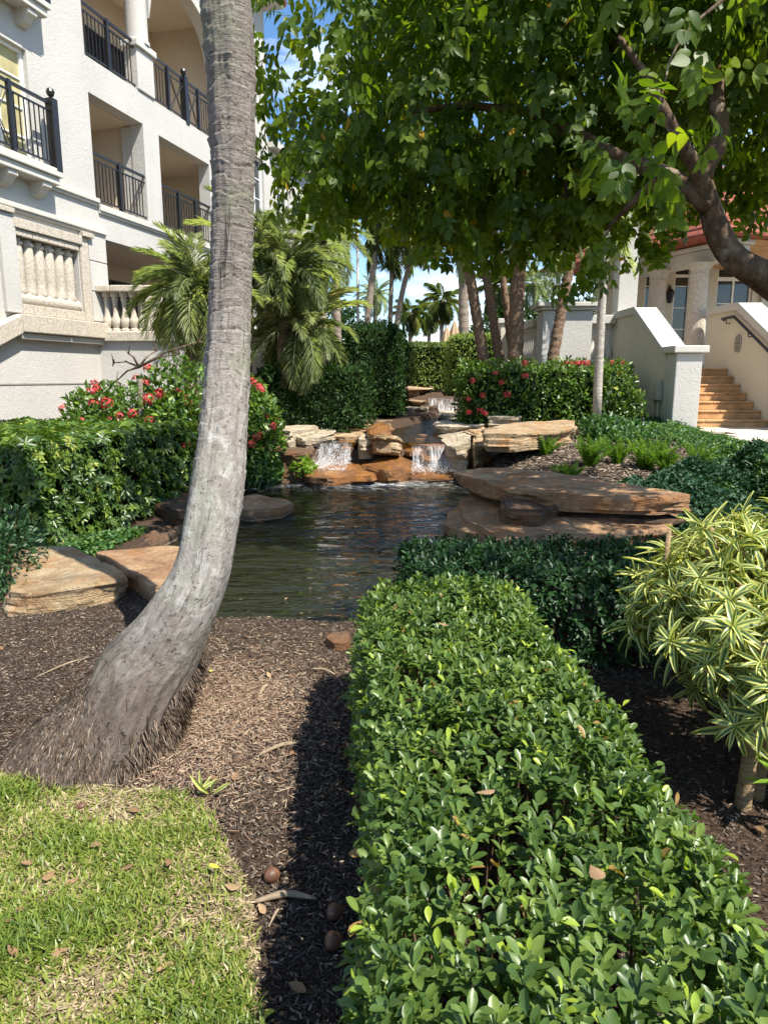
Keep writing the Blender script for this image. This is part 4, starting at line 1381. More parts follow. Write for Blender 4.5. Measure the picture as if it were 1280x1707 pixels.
vm.add(V + V2, [tuple(range(24, 48))] + [(i, (i + 1) % 24, 24 + (i + 1) % 24, 24 + i) for i in range(24)])
vo = vm.build('oval_vent', MAT['metal_grey'], sw2)
q = MB()
for j in range(9):
    z = 2.33 - 0.16 + 0.04 * j
    wd = 0.13 * math.sqrt(max(0.05, 1 - ((z - 2.33) / 0.2) ** 2)) * 0.9
    q.box(IDF, 7.625, 7.638, 15.35 - wd, 15.35 + wd, z - 0.008, z + 0.008)
q.build('vent_slat', MAT['iron'], vo)

ter = MB().box(IDF, 3.85, 13, 17.65, 26, 0.2, 1.78).build('raised_terrace', MAT['stucco_r'], loc=(8, 20, 0.2))
tag(ter, 'raised white terrace wall under the pavilion', 'terrace')
pier = thing('terrace_pier', (4.35, 17.4, 0.3), 'broad white pier with moulded cap behind the flowering shrub', 'pier')
bevel(MB().box(IDF, 3.78, 4.96, 17.0, 17.64, 0.3, 3.18).build('pier_body', MAT['stucco'], pier), 0.02)
bevel(MB().box(IDF, 3.70, 5.04, 16.92, 17.72, 3.183, 3.25).build('cap_mould', MAT['trim'], pier), 0.02)
bevel(MB().box(IDF, 3.63, 5.11, 16.85, 17.79, 3.253, 3.36).build('pier_cap', MAT['trim'], pier), 0.02)
b2 = thing('terrace_balustrade', (5.3, 17.3, 1.6), 'short cream balustrade between broad pier and square column', 'balustrade')
bevel(MB().box(IDF, 4.97, 5.56, 17.1, 17.5, 0.3, 1.95).build('plinth', MAT['stucco_r'], b2), 0.02)
bevel(MB().box(IDF, 4.97, 5.56, 17.08, 17.52, 2.87, 3.08).build('coping', MAT['trim'], b2), 0.02)
for x in (5.07, 5.27, 5.47):
    baluster((x, 17.3, 1.952), 0.916, 0.19, 'baluster', b2, MAT['trim'])
b3 = thing('terrace_balustrade', (3.9, 19.3, 1.2), 'cream balustrade running back behind the leaning palm trunks', 'balustrade')
bevel(MB().box(IDF, 3.72, 4.0, 17.8, 21.4, 0.3, 1.95).build('plinth', MAT['stucco_r'], b3), 0.02)
bevel(MB().box(IDF, 3.70, 4.02, 17.8, 21.4, 2.87, 3.05).build('coping', MAT['trim'], b3), 0.02)
for k in range(16):
    baluster((3.86, 17.95 + k * 0.22, 1.952), 0.916, 0.17, 'baluster', b3, MAT['trim'])
p2 = thing('terrace_pier', (3.75, 21.7, 0.4), 'small cream pier at the far end of the balustrade', 'pier')
bevel(MB().box(IDF, 3.5, 4.1, 21.42, 22.0, 0.3, 3.2).build('pier_body', MAT['stucco_r'], p2), 0.02)
bevel(MB().box(IDF, 3.42, 4.18, 21.36, 22.08, 3.203, 3.35).build('pier_cap', MAT['trim'], p2), 0.02)
sqc = thing('square_column', (5.95, 17.5, 0.3), 'white square column standing behind the stair wall', 'column')
bevel(MB().box(IDF, 5.64, 6.1, 17.32, 17.78, 0.3, 5.3).build('shaft', MAT['stucco'], sqc), 0.015)
bevel(MB().box(IDF, 5.57, 6.17, 17.25, 17.85, 5.303, 5.5).build('capital', MAT['trim'], sqc), 0.02)

pav = thing('pavilion', (8.6, 19.2, 1.78), 'cream entrance pavilion with round columns and red tiled hip roof', 'building')
for x, y, r in ((7.55, 17.3, 0.235), (7.02, 18.5, 0.235), (6.2, 20.3, 0.235)):
    MB().lathe((x, y, 1.785), [(r * 1.25, 0), (r * 1.25, 0.1), (r * 1.08, 0.14), (r, 0.2), (r * 0.97, 1.1), (r * 0.86, 2.22), (r * 0.95, 2.25), (r * 0.88, 2.28), (r * 0.9, 2.34), (r * 1.2, 2.43), (r * 1.25, 2.5)], 28).build('round_column', MAT['coral'], pav, smooth=True, sharp=40)
A, B = np.array([5.75, 21.3, 0]), np.array([7.95, 16.4, 0])
uu = (B - A) / np.linalg.norm(B - A)
nn = np.array([-uu[1], uu[0], 0])
nn = nn if nn[0] > 0 else -nn
FP = Frame(A, uu, -nn)
Lr = np.linalg.norm(B - A)
bevel(MB().box(FP, 0.2, Lr - 0.1, -0.55, -0.12, 4.29, 4.6).build('entablature', MAT['trim'], pav), 0.02)
bevel(MB().box(FP, 0.0, Lr, -0.6, 0.02, 4.603, 4.7).build('roof_cornice', MAT['trim'], pav), 0.02)
MB().box(FP, 0.1, Lr, -5.0, -0.13, 4.702, 4.72).build('soffit', MAT['step'], pav)
# hip roof in stepped courses of tiles
R0 = [FP.p(-0.9, 0.75, 0), FP.p(Lr + 0.3, 0.75, 0), FP.p(Lr + 0.3, -5.2, 0), FP.p(-0.9, -5.2, 0)]
cen = sum(R0) / 4
nc = 14
for k in range(nc):
    s0, s1 = 1 - k / nc, 1 - (k + 1) / nc + 0.012
    z0 = 4.725 + 2.6 * k / nc
    V = []
    for s, z in ((s0, z0), (s0, z0 + 0.06), (s1, z0 + 0.06 + 2.6 / nc * 0.72), (s1, z0)):
        for c in R0:
            q = cen + (c - cen) * s
            V.append((q[0], q[1], z))
    F = []
    for lv in range(3):
        for i in range(4):
            F.append((lv * 4 + i, lv * 4 + (i + 1) % 4, lv * 4 + 4 + (i + 1) % 4, lv * 4 + 4 + i))
    F.append((0, 1, 2, 3))
    put('tile_course', V, F, MAT['tile_red'], pav)
FH = Frame((6.6, 21.0, 0), (1, 0, 0), (0, -1, 0))
dh = [(1.85, 2.35, 1.79, 4.85), (3.1, 4.15, 1.79, 5.05), (4.9, 6.4, 2.7, 4.7), (1.0, 1.45, 1.79, 4.85)]
MB().wall(FH, -0.2, 9, 1.5, 6.6, dh, 0.3).build('house_wall', MAT['stucco_r'], pav)
for a0, a1, z0, z1 in dh:
    window(a0, a1, z0, z1, pav, FH, nv=1 if a1 - a0 > 0.7 else 0, nh=4)
    # arched head fill
    if z0 < 2:
        mb = MB()
        r = (a1 - a0) / 2
        for i in range(10):
            t0, t1 = PI * i / 10, PI * (i + 1) / 10
            x0, x1 = a0 + r - r * math.cos(t0), a0 + r - r * math.cos(t1)
            y0, y1 = z1 - r + r * math.sin(t0), z1 - r + r * math.sin(t1)
            mb.hexa([FH.p(x0, -0.2, y0), FH.p(x1, -0.2, y1), FH.p(x1, -0.002, y1), FH.p(x0, -0.002, y0), FH.p(x0, -0.2, z1), FH.p(x1, -0.2, z1), FH.p(x1, -0.002, z1), FH.p(x0, -0.002, z1)])
        mb.build('arch_head', MAT['stucco_r'], pav)
        MB().box(FH, a0, a1, -0.16, -0.06, z1 - r - 0.12, z1 - r - 0.04).build('transom', MAT['white_frame'], pav)
for a in (2.7, 4.55, 0.6):
    bevel(MB().box(FH, a - 0.18, a + 0.18, 0.003, 0.12, 1.79, 4.6).build('pilaster', MAT['trim'], pav), 0.015)
    bevel(MB().box(FH, a - 0.25, a + 0.25, 0.003, 0.18, 4.603, 4.78).build('pilaster_cap', MAT['trim'], pav), 0.015)
lan = thing('wall_lantern', FH.p(1.66, 0.2, 3.7), 'dark wall lantern on the pavilion wall between columns', 'lantern')
q = FH.p(1.66, 0.22, 3.72)
MB().lathe(q, [(0.02, 0), (0.07, 0.03), (0.12, 0.3), (0.14, 0.31), (0.05, 0.4), (0.015, 0.46)], 6).build('lamp_cage', MAT['iron'], lan)
MB().tube([FH.p(1.66, 0.004, 4.05), FH.p(1.66, 0.12, 4.25), FH.p(1.66, 0.22, 4.18)], 0.02, 6).build('arm', MAT['iron'], lan)
# paving at the stair foot
path = MB().add([(5.0, 7.6, 0.585), (12, 7.6, 0.585), (12, 13.84, 0.585), (6.02, 13.84, 0.585), (5.9, 13.3, 0.585)], [(0, 1, 2, 3, 4)]).build('paved_path', MAT['mulch'], loc=(7, 11, 0.58))
tag(path, 'cream paved path at the foot of the terracotta steps', kind='structure')
for i in range(8):
    for j in range(11):
        x, y = 5.02 + i * 0.62 + (0.31 if j % 2 else 0), 7.7 + j * 0.56
        if x > 5.0 + max(0, (y - 8) * 0.19) - 0.1 and x < 9.4:
            o = MB().box(IDF, x, x + 0.605, y, y + 0.545, 0.587, 0.632 + random.uniform(-0.002, 0.002)).build('paver', MAT['paver'], path, bev=0.006)
# garden fittings
q = at_y(1035, 712, 12.3)
gl_ = thing('garden_light', (q[0], q[1], 0.55), 'short terracotta well light in the ground cover beside the stair wall', 'light')
MB().lathe((q[0], q[1], 0.5), [(0.11, 0), (0.12, 0.3), (0.13, 0.31), (0.13, 0.36), (0.1, 0.37)], 16).build('housing', plain('rusty_metal', (0.32, 0.2, 0.15), 0.7), gl_, smooth=True, sharp=40)
MB().lathe((q[0], q[1], 0.871), [(0.09, 0), (0.06, 0.02)], 16).build('lens', MAT['glass'], gl_)
q = at_y(1070, 712, 12.0)
rs = thing('sprinkler_riser', (q[0], q[1], 0.5), 'thin white sprinkler riser in the ground cover before the stair wall', 'sprinkler')
MB().tube([(q[0], q[1], 0.45), (q[0], q[1], 0.86)], 0.018, 8).build('pipe', MAT['white_frame'], rs, smooth=True)
MB().lathe((q[0], q[1], 0.861), [(0.024, 0), (0.026, 0.05), (0.012, 0.07)], 10).build('nozzle', MAT['iron'], rs)

# far things
bh = thing('beach_house', (3.6, 60, 0.9), 'small grey roofed house far beyond the pale hedge', 'building')
q0, q1 = at_y(690, 575, 60), at_y(735, 575, 60)
MB().box(IDF, q0[0] + 0.4, q1[0], 60, 64, 0.5, 4.2).build('wall', MAT['stucco_r'], bh)
MB().add([(q0[0] - 0.6, 59.4, 4.15), (q1[0] + 0.5, 59.4, 4.15), (q1[0] + 0.5, 62, 5.7), (q0[0] + 1.3, 62, 5.7), (q0[0] - 0.6, 64.5, 4.15), (q1[0] + 0.5, 64.5, 4.15)], [(0, 1, 2, 3), (4, 5, 2, 3), (0, 3, 4), (0, 1, 5, 4)]).build('roof', MAT['metal_grey'], bh)
for px, hh_ in ((757, 2.55), (744, 2.3)):
    q = at_y(px, 570, 33)
    u_ = thing('patio_umbrella', (q[0], 33, 1.0), 'taller closed tan patio umbrella above the far hedge' if px == 757 else 'shorter closed tan patio umbrella above the far hedge', 'umbrella')
    MB().tube([(q[0], 33, 1.0), (q[0], 33, 1.6 + hh_ + 0.1)], 0.03, 8).build('pole', MAT['white_frame'], u_)
    V, F = [], []
    for li, (r, z) in enumerate(((0.30, 2.6), (0.33, 2.9), (0.26, 3.4), (0.13, 3.85), (0.02, 4.15))):
        for i in range(24):
            a = 2 * PI * i / 24
            rr = r * (1 + 0.22 * math.cos(a * 6))
            V.append((q[0] + rr * math.cos(a), 33 + rr * math.sin(a), z + hh_ - 2.5))
    for li in range(4):
        for i in range(24):
            F.append((li * 24 + i, li * 24 + (i + 1) % 24, li * 24 + 24 + (i + 1) % 24, li * 24 + 24 + i))
    put('canvas', V, F, MAT['umbrella'], u_, smooth=True)
q = at_y(597, 560, 30)
lp = thing('light_pole', (q[0], 30, 0.9), 'slim grey pole among the far coconut trunks', 'pole')
MB().tube([(q[0], 30, 0.9), (q[0], 30, 8.4)], [0.07, 0.05], 8).build('pole', MAT['metal_grey'], lp, smooth=True)
MB().tube([(q[0], 30, 8.4), (q[0] + 0.3, 29.9, 8.6), (q[0] + 0.9, 29.9, 8.6)], 0.03, 6).build('arm', MAT['metal_grey'], lp)

# ------------------------------------------------------------------ the leaning coconut palm
def palm_trunk_mat():
    m, nt, b, o = new_mat('leaning_palm_trunk')
    g = n_attr(nt, 'grain').outputs['Vector']
    ht = n_attr(nt, 'height').outputs['Fac']
    ring = n_attr(nt, 'ring').outputs['Fac']
    fib = n_math(nt, 'ADD', n_math(nt, 'MULTIPLY', n_noise(nt, n_map(nt, g, (1, 1, 0.16)), 46, 6, 0.7, 0.4), 0.55), n_math(nt, 'MULTIPLY', n_noise(nt, g, 26, 8, 0.75, 0.6), 0.45))
    hor = n_noise(nt, n_map(nt, g, (1, 1, 7.0)), 13, 6, 0.7, 0.4)
    fib = n_math(nt, 'ADD', n_math(nt, 'MULTIPLY', fib, n_math(nt, 'SUBTRACT', 1.0, n_math(nt, 'MULTIPLY', bw(nt, ht, 0.2, 0.32), 0.6))), n_math(nt, 'MULTIPLY', hor, n_math(nt, 'MULTIPLY', bw(nt, ht, 0.2, 0.32), 0.6)))
    base = n_ramp(nt, fib, [(0.32, (0.135, 0.118, 0.104)), (0.5, (0.26, 0.236, 0.212)), (0.66, (0.37, 0.345, 0.312))])
    cr = n_noise(nt, n_map(nt, g, (1, 1, 0.06)), 24, 4, 0.55, 0.2)
    base = n_mix(nt, n_math(nt, 'MULTIPLY', bw(nt, cr, 0.66, 0.70), 0.8), base, (0.06, 0.045, 0.035))
    ringc = n_ramp(nt, ring, [(0.0, (0.30, 0.26, 0.23)), (0.10, (0.55, 0.5, 0.47)), (0.2, (1.0, 0.96, 0.94)), (0.8, (0.92, 0.88, 0.85)), (0.95, (1.12, 1.09, 1.06)), (1.0, (1.0, 0.97, 0.94))])
    up = bw(nt, ht, 0.16, 0.30)
    base = n_mix(nt, up, base, n_mix(nt, 1.0, base, ringc, 'MULTIPLY'))
    # pale lichen in the middle part
    li = n_noise(nt, n_map(nt, g, (1, 1, 0.6)), 13, 8, 0.78, 0.9)
    band = n_ramp(nt, ht, [(0.06, (0, 0, 0)), (0.14, (1, 1, 1)), (0.22, (1, 1, 1)), (0.34, (0.15, 0.15, 0.15))])
    base = n_mix(nt, n_math(nt, 'MULTIPLY', bw(nt, li, 0.52, 0.6), n_math(nt, 'MULTIPLY', band, 0.75)), base, (0.42, 0.41, 0.38))
    gr = n_noise(nt, g, 4, 5, 0.6)
    base = n_mix(nt, n_math(nt, 'MULTIPLY', bw(nt, gr, 0.48, 0.66), 0.45), base, (0.20, 0.225, 0.14))
    br = n_math(nt, 'ADD', ht, n_math(nt, 'MULTIPLY', n_math(nt, 'SUBTRACT', li, 0.5), 0.16))
    low = n_ramp(nt, br, [(0.05, (1, 1, 1)), (0.115, (0, 0, 0))])
    base = n_mix(nt, n_math(nt, 'MULTIPLY', low, 0.85), base, n_ramp(nt, fib, [(0.34, (0.022, 0.017, 0.013)), (0.66, (0.13, 0.10, 0.078))]))
    pit = bw(nt, n_noise(nt, n_map(nt, g, (1, 1, 0.7)), 34, 3, 0.6, 0.5), 0.60, 0.66)
    base = n_mix(nt, n_math(nt, 'MULTIPLY', pit, 0.28), base, (0.06, 0.047, 0.038))
    stain = n_noise(nt, n_map(nt, g, (1, 1, 0.35)), 5, 6, 0.7, 1.0)
    base = n_mix(nt, n_math(nt, 'MULTIPLY', bw(nt, stain, 0.5, 0.66), 0.35), base, (0.13, 0.10, 0.085))
    nt.links.new(base, b.inputs['Base Color'])
    b.inputs['Roughness'].default_value = 0.9
    b.inputs['Specular IOR Level'].default_value = 0.12
    h = n_math(nt, 'ADD', fib, n_math(nt, 'MULTIPLY', n_math(nt, 'SUBTRACT', 1.0, bw(nt, cr, 0.62, 0.69)), 0.8))
    n_bump(nt, b, n_math(nt, 'SUBTRACT', n_math(nt, 'ADD', h, n_math(nt, 'MULTIPLY', li, 0.6)), n_math(nt, 'MULTIPLY', pit, 0.3)), 1.0, 0.022)
    return m


def mesh_path(ctrl, n):
    """Catmull-Rom through rows of numbers"""
    C = np.array(ctrl, float)
    C = np.vstack([2 * C[0] - C[1], C, 2 * C[-1] - C[-2]])
    out = []
    m_ = len(C) - 3
    for i in range(n):
        t = i / (n - 1) * m_
        k = min(int(t), m_ - 1)
        f = t - k
        p0, p1, p2, p3 = C[k:k + 4]
        out.append(0.5 * ((2 * p1) + (-p0 + p2) * f + (2 * p0 - 5 * p1 + 4 * p2 - p3) * f * f + (-p0 + 3 * p1 - 3 * p2 + p3) * f ** 3))
    return np.array(out)


PB = np.array([-1.22, 2.82, 0.0])
ctrl = [(*(PB + [-0.06, -0.03, -0.10]), 0.40), (*(PB + [-0.035, 0.0, 0.0]), 0.335), (*(PB + [0.005, 0.03, 0.09]), 0.268), (*(PB + [0.065, 0.09, 0.18]), 0.215)]
for px, py, Y, wd in ((252, 1100, 3.04, 152), (289, 1045, 3.10, 122), (333, 960, 3.20, 95), (350, 880, 3.31, 85), (366, 780, 3.50, 81), (374, 690, 3.69, 76), (380, 600, 3.88, 72.5), (385, 480, 4.00, 69),
                      (387.5, 340, 4.05, 67.5), (386, 200, 4.08, 75), (378, 20, 4.09, 82)):
    q = at_y(px, py, Y)
    dep = (q - EYE) @ FW
    ctrl.append((*q, wd / 2 / 1150 * dep))
q = np.array(ctrl[-1][:3])
ctrl += [(q[0] - 0.10, q[1] - 0.02, q[2] + 1.0, 0.13), (q[0] - 0.35, q[1] - 0.3, q[2] + 3.0, 0.11), (q[0] - 0.9, q[1] - 0.9, q[2] + 6.4, 0.11)]
NA, NL = 110, 900
path = mesh_path(ctrl, NL)
seg = np.linalg.norm(np.diff(path[:, :3], axis=0), axis=1)
S = np.concatenate([[0], np.cumsum(seg)])
T = np.gradient(path[:, :3], axis=0)
T = unit(T)
bl_ = sstep(1.5, 0.0, S)[:, None]
T = unit(T * (1 - bl_) + np.array([0.12, 0.02, 1.0]) * bl_)
ref = np.tile([0, 1.0, 0], (NL, 1))
Xa = unit(np.cross(ref, T))
Ya = np.cross(T, Xa)
ang = np.linspace(0, 2 * PI, NA, endpoint=False)
V = np.zeros((NL, NA, 3))
grain = np.zeros((NL, NA, 3))
ringv = np.zeros((NL, NA))
hv = np.zeros((NL, NA))
rs_ = np.random.default_rng(3)
ringpos = [0.0]
while ringpos[-1] < S[-1] + 0.3:
    ringpos.append(ringpos[-1] + rs_.uniform(0.05, 0.095))
ringpos = np.array(ringpos)
for i in range(NL):
    r0 = path[i, 3]
    s = S[i]
    amp = 0.0065 * float(sstep(0.9, 2.0, s)) + 0.0015 * float(sstep(0.4, 0.9, s))
    foot = float(sstep(0.75, 0.2, s))
    for j in range(NA):
        a = ang[j]
        ca, sa = math.cos(a), math.sin(a)
        wob = mnoise.noise(Vector((ca * 1.0, sa * 1.0, s * 5.0))) * 0.055 + mnoise.noise(Vector((ca * 3.0, sa * 3.0, s * 16.0))) * 0.010 + 0.014 * math.sin(a + s * 5)
        k = np.searchsorted(ringpos, s + wob) - 1
        k = min(max(k, 0), len(ringpos) - 2)
        ph = (s + wob - ringpos[k]) / (ringpos[k + 1] - ringpos[k])
        strong = 0.55 + 1.5 * mnoise.noise(Vector((ca * 1.5, sa * 1.5, k * 3.7)))
        rad = r0 + amp * max(0.05, strong) * (math.exp(-(1 - ph) * 3.0) * 1.3 - 0.9 * math.exp(-ph * 8)) + amp * 0.30 * mnoise.noise(Vector((ca * 1.2, sa * 1.2, (s + wob * 0.5) * 42)))
        rad += mnoise.noise(Vector((ca * 2, sa * 2, s * 1.8))) * 0.012 + mnoise.noise(Vector((ca * 9, sa * 9, s * 6))) * 0.0035
        rad += foot * (mnoise.noise(Vector((ca * 5, sa * 5, s * 2.5 + 9))) * 0.03 + abs(mnoise.noise(Vector((ca * 16, sa * 16, s * 1.2)))) * 0.025)
        V[i, j] = path[i, :3] + rad * (ca * Xa[i] + sa * Ya[i])
        grain[i, j] = (ca * r0, sa * r0, s)
        ringv[i, j] = min(max(ph, 0), 1)
        hv[i, j] = min(1, s / 8.0)
idx = np.arange(NL * NA).reshape(NL, NA)
Fq = np.stack([idx[:-1], np.roll(idx, -1, 1)[:-1], np.roll(idx, -1, 1)[1:], idx[1:]], -1).reshape(-1, 4)
MAT['lean_trunk'] = palm_trunk_mat()
lean = thing('coconut_palm', PB, 'leaning grey ringed palm trunk with flared root base at the lawn edge', 'palm tree')
put('trunk', V.reshape(-1, 3), Fq, MAT['lean_trunk'], lean, attrs={'grain': ('POINT', grain.reshape(-1, 3)), 'ring': ('POINT', ringv.ravel()), 'height': ('POINT', hv.ravel())}, smooth=True)
# little aerial roots around the flare
nr = 7500
low_i = np.nonzero(V[:, :, 2].max(1) < 0.62)[0]
ii_ = rng.choice(low_i, nr * 3)
jj_ = rng.integers(0, NA, nr * 3)
cand = V[ii_, jj_]
hgt = 0.17 + 0.10 * np.sin(ang[jj_] * 2 + 0.5) + 0.05 * rng.normal(size=nr * 3)
kk_ = np.nonzero((cand[:, 2] < hgt) & (cand[:, 2] > -0.01))[0][:nr]
nr = len(kk_)
pos = cand[kk_]
outn = unit(pos - path[ii_[kk_], :3])
pos = pos + outn * 0.006
tip = unit(np.array([0, 0, -1.0]) + outn * 0.35 + rng.normal(0, 0.2, (nr, 3)))
RT = np.array([[-.5, 0, 0], [.5, 0, 0], [0, 0, .6], [-.32, .5, .3], [.32, .5, .3], [0, .5, .8], [0, 1, .0]], float) * [1, 1, 1]
RF = np.array([[0, 1, 4], [0, 4, 3], [1, 2, 5], [1, 5, 4], [2, 0, 3], [2, 3, 5], [3, 4, 6], [4, 5, 6], [5, 3, 6]])
L = rng.uniform(0.035, 0.10, nr)
V, F, at = merge((RT, RF), pos, basis(tip, outn), np.stack([rng.uniform(0.0035, 0.008, nr), L, rng.uniform(0.004, 0.010, nr)], 1), rng.beta(1.5, 2.2, nr))
MAT['root'] = ramp_mat('aerial_root', [(0, (0.045, 0.032, 0.024)), (0.55, (0.15, 0.11, 0.08)), (1, (0.4, 0.33, 0.25))], 0.9, 0.1)
tag(put('roots', V, F, MAT['root'], lean, attrs=at), kind='stuff')


# ------------------------------------------------------------------ palms
def frond_mesh(name, mat, L, n, ll, lw, arch, droop, start=0.12, spread=1.0, seed=0, vee=0.25):
    r = np.random.default_rng(seed)
    N = 14
    pts, d = [np.zeros(3)], 0.0
    for i in range(N):
        pitch = -arch * ((i + 0.5) / N) ** 1.25
        pts.append(pts[-1] + L / N * np.array([0, math.cos(pitch), math.sin(pitch)]))
    pts = np.array(pts)
    V, F, A = [], [], []
    k = MB().tube(list(pts), list(np.linspace(0.018 * L ** 0.5, 0.003, N + 1)), 3, cap=False)
    V += [v for v in k.V]
    for f in k.F:
        F += [(f[0], f[1], f[2]), (f[0], f[2], f[3])]
        A += [0.9, 0.9]
    for i in range(n):
        t = start + (1 - start) * (i + 0.5) / n
        f = t * N
        a = min(int(f), N - 1)
        p = pts[a] + (pts[a + 1] - pts[a]) * (f - a)
        fw = unit(pts[a + 1] - pts[a])
        upv = np.cross(np.array([1.0, 0, 0]), fw)
        prof = (math.sin(PI * min(1, (t * 0.86 + 0.12))) ** 0.6)
        for sd in (-1, 1):
            le = ll * prof * r.uniform(0.85, 1.12)
            sw_ = math.radians(30 + 35 * t + r.normal(0, 6))
            dr = unit(np.array([sd, 0, 0]) * math.cos(sw_) * spread + fw * math.sin(sw_) + upv * (vee + r.normal(0, 0.24)))
            mid = p + dr * le * 0.45
            end = p + dr * le + np.array([0, 0, -1]) * le * droop * r.uniform(0.7, 1.3)
            wv = unit(np.cross(dr, upv)) * lw * 0.5
            b0 = len(V)
            V += [p, mid + wv, end, mid - wv]
            F += [(b0, b0 + 1, b0 + 2), (b0, b0 + 2, b0 + 3)]
            q = r.uniform(0, 1)
            A += [q, q]
    return make_mesh(name, np.array(V), np.array(F), mat, {'rnd': ('FACE', np.array(A))})


PYG = [frond_mesh('frond', MAT['frond'], 1.35, 56, 0.30, 0.0095, a, 0.34, 0.1, 1.0, i) for i, a in enumerate((1.0, 1.4, 1.75, 2.1))]
PHO = [frond_mesh('frond', MAT['frond'], 2.2, 60, 0.42, 0.028, a, 0.22, 0.12, 1.0, i + 9, 0.35) for i, a in enumerate((0.8, 1.2, 1.6))]
COC = [frond_mesh('frond', MAT['coco_frond'], 3.2, 62, 0.72, 0.036, a, 0.75, 0.14, 1.0, i + 19, 0.1) for i, a in enumerate((0.9, 1.3, 1.7, 2.1))]


def crown(root, c, meshes, n, scale=1.0, lo=-50, hi=75, rg=rng):
    for i in range(n):
        az_ = i * 2.39996 + rg.uniform(-0.25, 0.25)
        f = (i + 0.5) / n
        el = math.radians(hi + (lo - hi) * f ** 0.85 + rg.uniform(-6, 6))
        me = meshes[min(len(meshes) - 1, int(f * len(meshes)))]
        s = scale * rg.uniform(0.85, 1.1)
        m4 = Matrix.Translation(Vector(c)) @ Matrix.Rotation(az_, 4, 'Z') @ Matrix.Rotation(el, 4, 'X') @ Matrix.Rotation(rg.uniform(-0.3, 0.3), 4, 'Y') @ Matrix.Diagonal((s, s, s, 1))
        inst('frond', me, root, m4)


def palm(label, pts, rad, mat, meshes, n, scale=1.0, lo=-50, hi=75, group=None, name='palm_tree', fibre=0, rings=True, boots=0, crown_at=None):
    pts = [np.asarray(p, float) for p in pts]
    root = thing(name, pts[0], label, 'palm tree', group)
    P = mesh_path([(*p, r) for p, r in zip(pts, np.linspace(rad * 1.15, rad * 0.85, len(pts)))], 60 if rings else 10)
    mb = MB()
    rr_ = [p[3] * (1 + (0.06 * ((i % 3) - 1) + random.uniform(-0.04, 0.04) if rings else 0)) for i, p in enumerate(P)]
    mb.tube([p[:3] for p in P], rr_, 12)
    mb.build('trunk', mat, root, smooth=True)
    top = pts[-1]
    if boots:
        me = None
        for i in range(boots):
            f = i / boots
            p = P[min(59, int(f * 59))]
            a = i * 2.39996
            b0 = MB().add([(-0.05, 0, -0.07), (0.05, 0, -0.07), (0.03, 0.045, 0.06), (-0.03, 0.045, 0.06), (0, 0, 0.08), (0, 0.04, 0.0)], [(0, 1, 2, 3), (3, 2, 4), (0, 3, 4), (1, 4, 2)]) if me is None else None
            if me is None:
                me = make_mesh('leaf_boot', np.array(b0.V), b0.F, mat)
            m4 = Matrix.Translation(Vector(p[:3])) @ Matrix.Rotation(a, 4, 'Z') @ Matrix.Translation(Vector((0, p[3] * 0.75, 0)))
            inst('leaf_boot', me, root, m4)
    if fibre:
        MB().lathe(top, [(rad * 0.9, -fibre), (rad * 1.9, -fibre * 0.6), (rad * 2.1, -fibre * 0.25), (rad * 1.2, 0.05)], 12).build('fibre_boss', MAT['fibre'], root, smooth=True)
    if n:
        crown(root, top if crown_at is None else crown_at, meshes, n, scale, lo, hi)
    return root


# crown of the leaning palm, above the picture
crown(lean, path[-1, :3], COC, 14, 0.85, -35, 75)

P_ = lambda px, py, Y: at_y(px, py, Y)
palm('short pygmy palm half hidden by the leaning palm trunk', [(-3.42, 12.5, 0.6), (-3.4, 12.5, 2.0), P_(328, 480, 12.5)], 0.10, MAT['palm_bark'], PYG, 42, 1.05, -50, 82, name='pygmy_palm', fibre=0.4)
palm('taller pygmy palm with a brown fibrous stem above the dark hedge', [(-2.0, 14.0, 0.6), (-1.98, 14.0, 2.4), P_(484, 450, 14.0)], 0.12, MAT['palm_bark'], PYG, 44, 1.0, -45, 82, name='pygmy_palm', fibre=0.75, boots=26)
palm('low pygmy palm drooping over the dark hedge', [(-1.68, 14.3, 0.6), (-1.68, 14.3, 1.8), P_(503, 545, 14.2)], 0.10, MAT['palm_bark'], PYG, 46, 1.1, -60, 75, name='pygmy_palm', fibre=0.3)
palm('pygmy palm standing close behind the leaning palm trunk', [(-2.75, 14.2, 0.6), (-2.75, 14.2, 2.4), P_(425, 420, 14.2)], 0.10, MAT['palm_bark'], PYG, 28, 1.05, -50, 80, name='pygmy_palm', fibre=0.3)
palm('feathery palm rising behind the taller pygmy palm', [(-1.6, 19, 0.9), (-1.65, 19, 3.4), P_(548, 395, 19)], 0.14, MAT['coco_bark'], PHO, 20, 0.7, -55, 75, fibre=0.3)
palm('grey palm trunk in front of the far balcony', [P_(563, 590, 23), P_(560, 480, 23), P_(556, 380, 23)], 0.12, MAT['coco_bark'], PHO, 18, 0.7, -50, 75)
palm('thick coconut palm leaning over the dark clipped hedge', [P_(608, 590, 26), P_(616, 500, 26), P_(628, 400, 26), P_(638, 330, 26)], 0.115, MAT['coco_bark'], COC, 12, 0.75, -65, 70)
palm('slim upright coconut palm beside the thick leaning one', [P_(649, 590, 30), P_(652, 480, 30), P_(656, 385, 30)], 0.09, MAT['coco_bark'], COC, 11, 0.65, -65, 70)
palm('slim coconut palm curving away over the pale hedge', [P_(654, 590, 28), P_(668, 500, 28), P_(684, 430, 28), P_(692, 360, 28)], 0.10, MAT['coco_bark'], COC, 11, 0.7, -65, 70)
palm('straight thick palm trunk beyond the clipped hedges', [P_(774, 600, 25), P_(772, 480, 25), P_(772, 330, 25)], 0.17, MAT['coco_bark'], PHO, 22, 1.0, -30, 75)
palm('leaning brown palm trunk nearest the far hedge', [P_(806, 600, 17.5), P_(793, 520, 17.5), P_(780, 440, 17.5), P_(764, 340, 17.5)], 0.125, MAT['palm_bark'], PHO, 15, 0.85, -55, 75, boots=60)
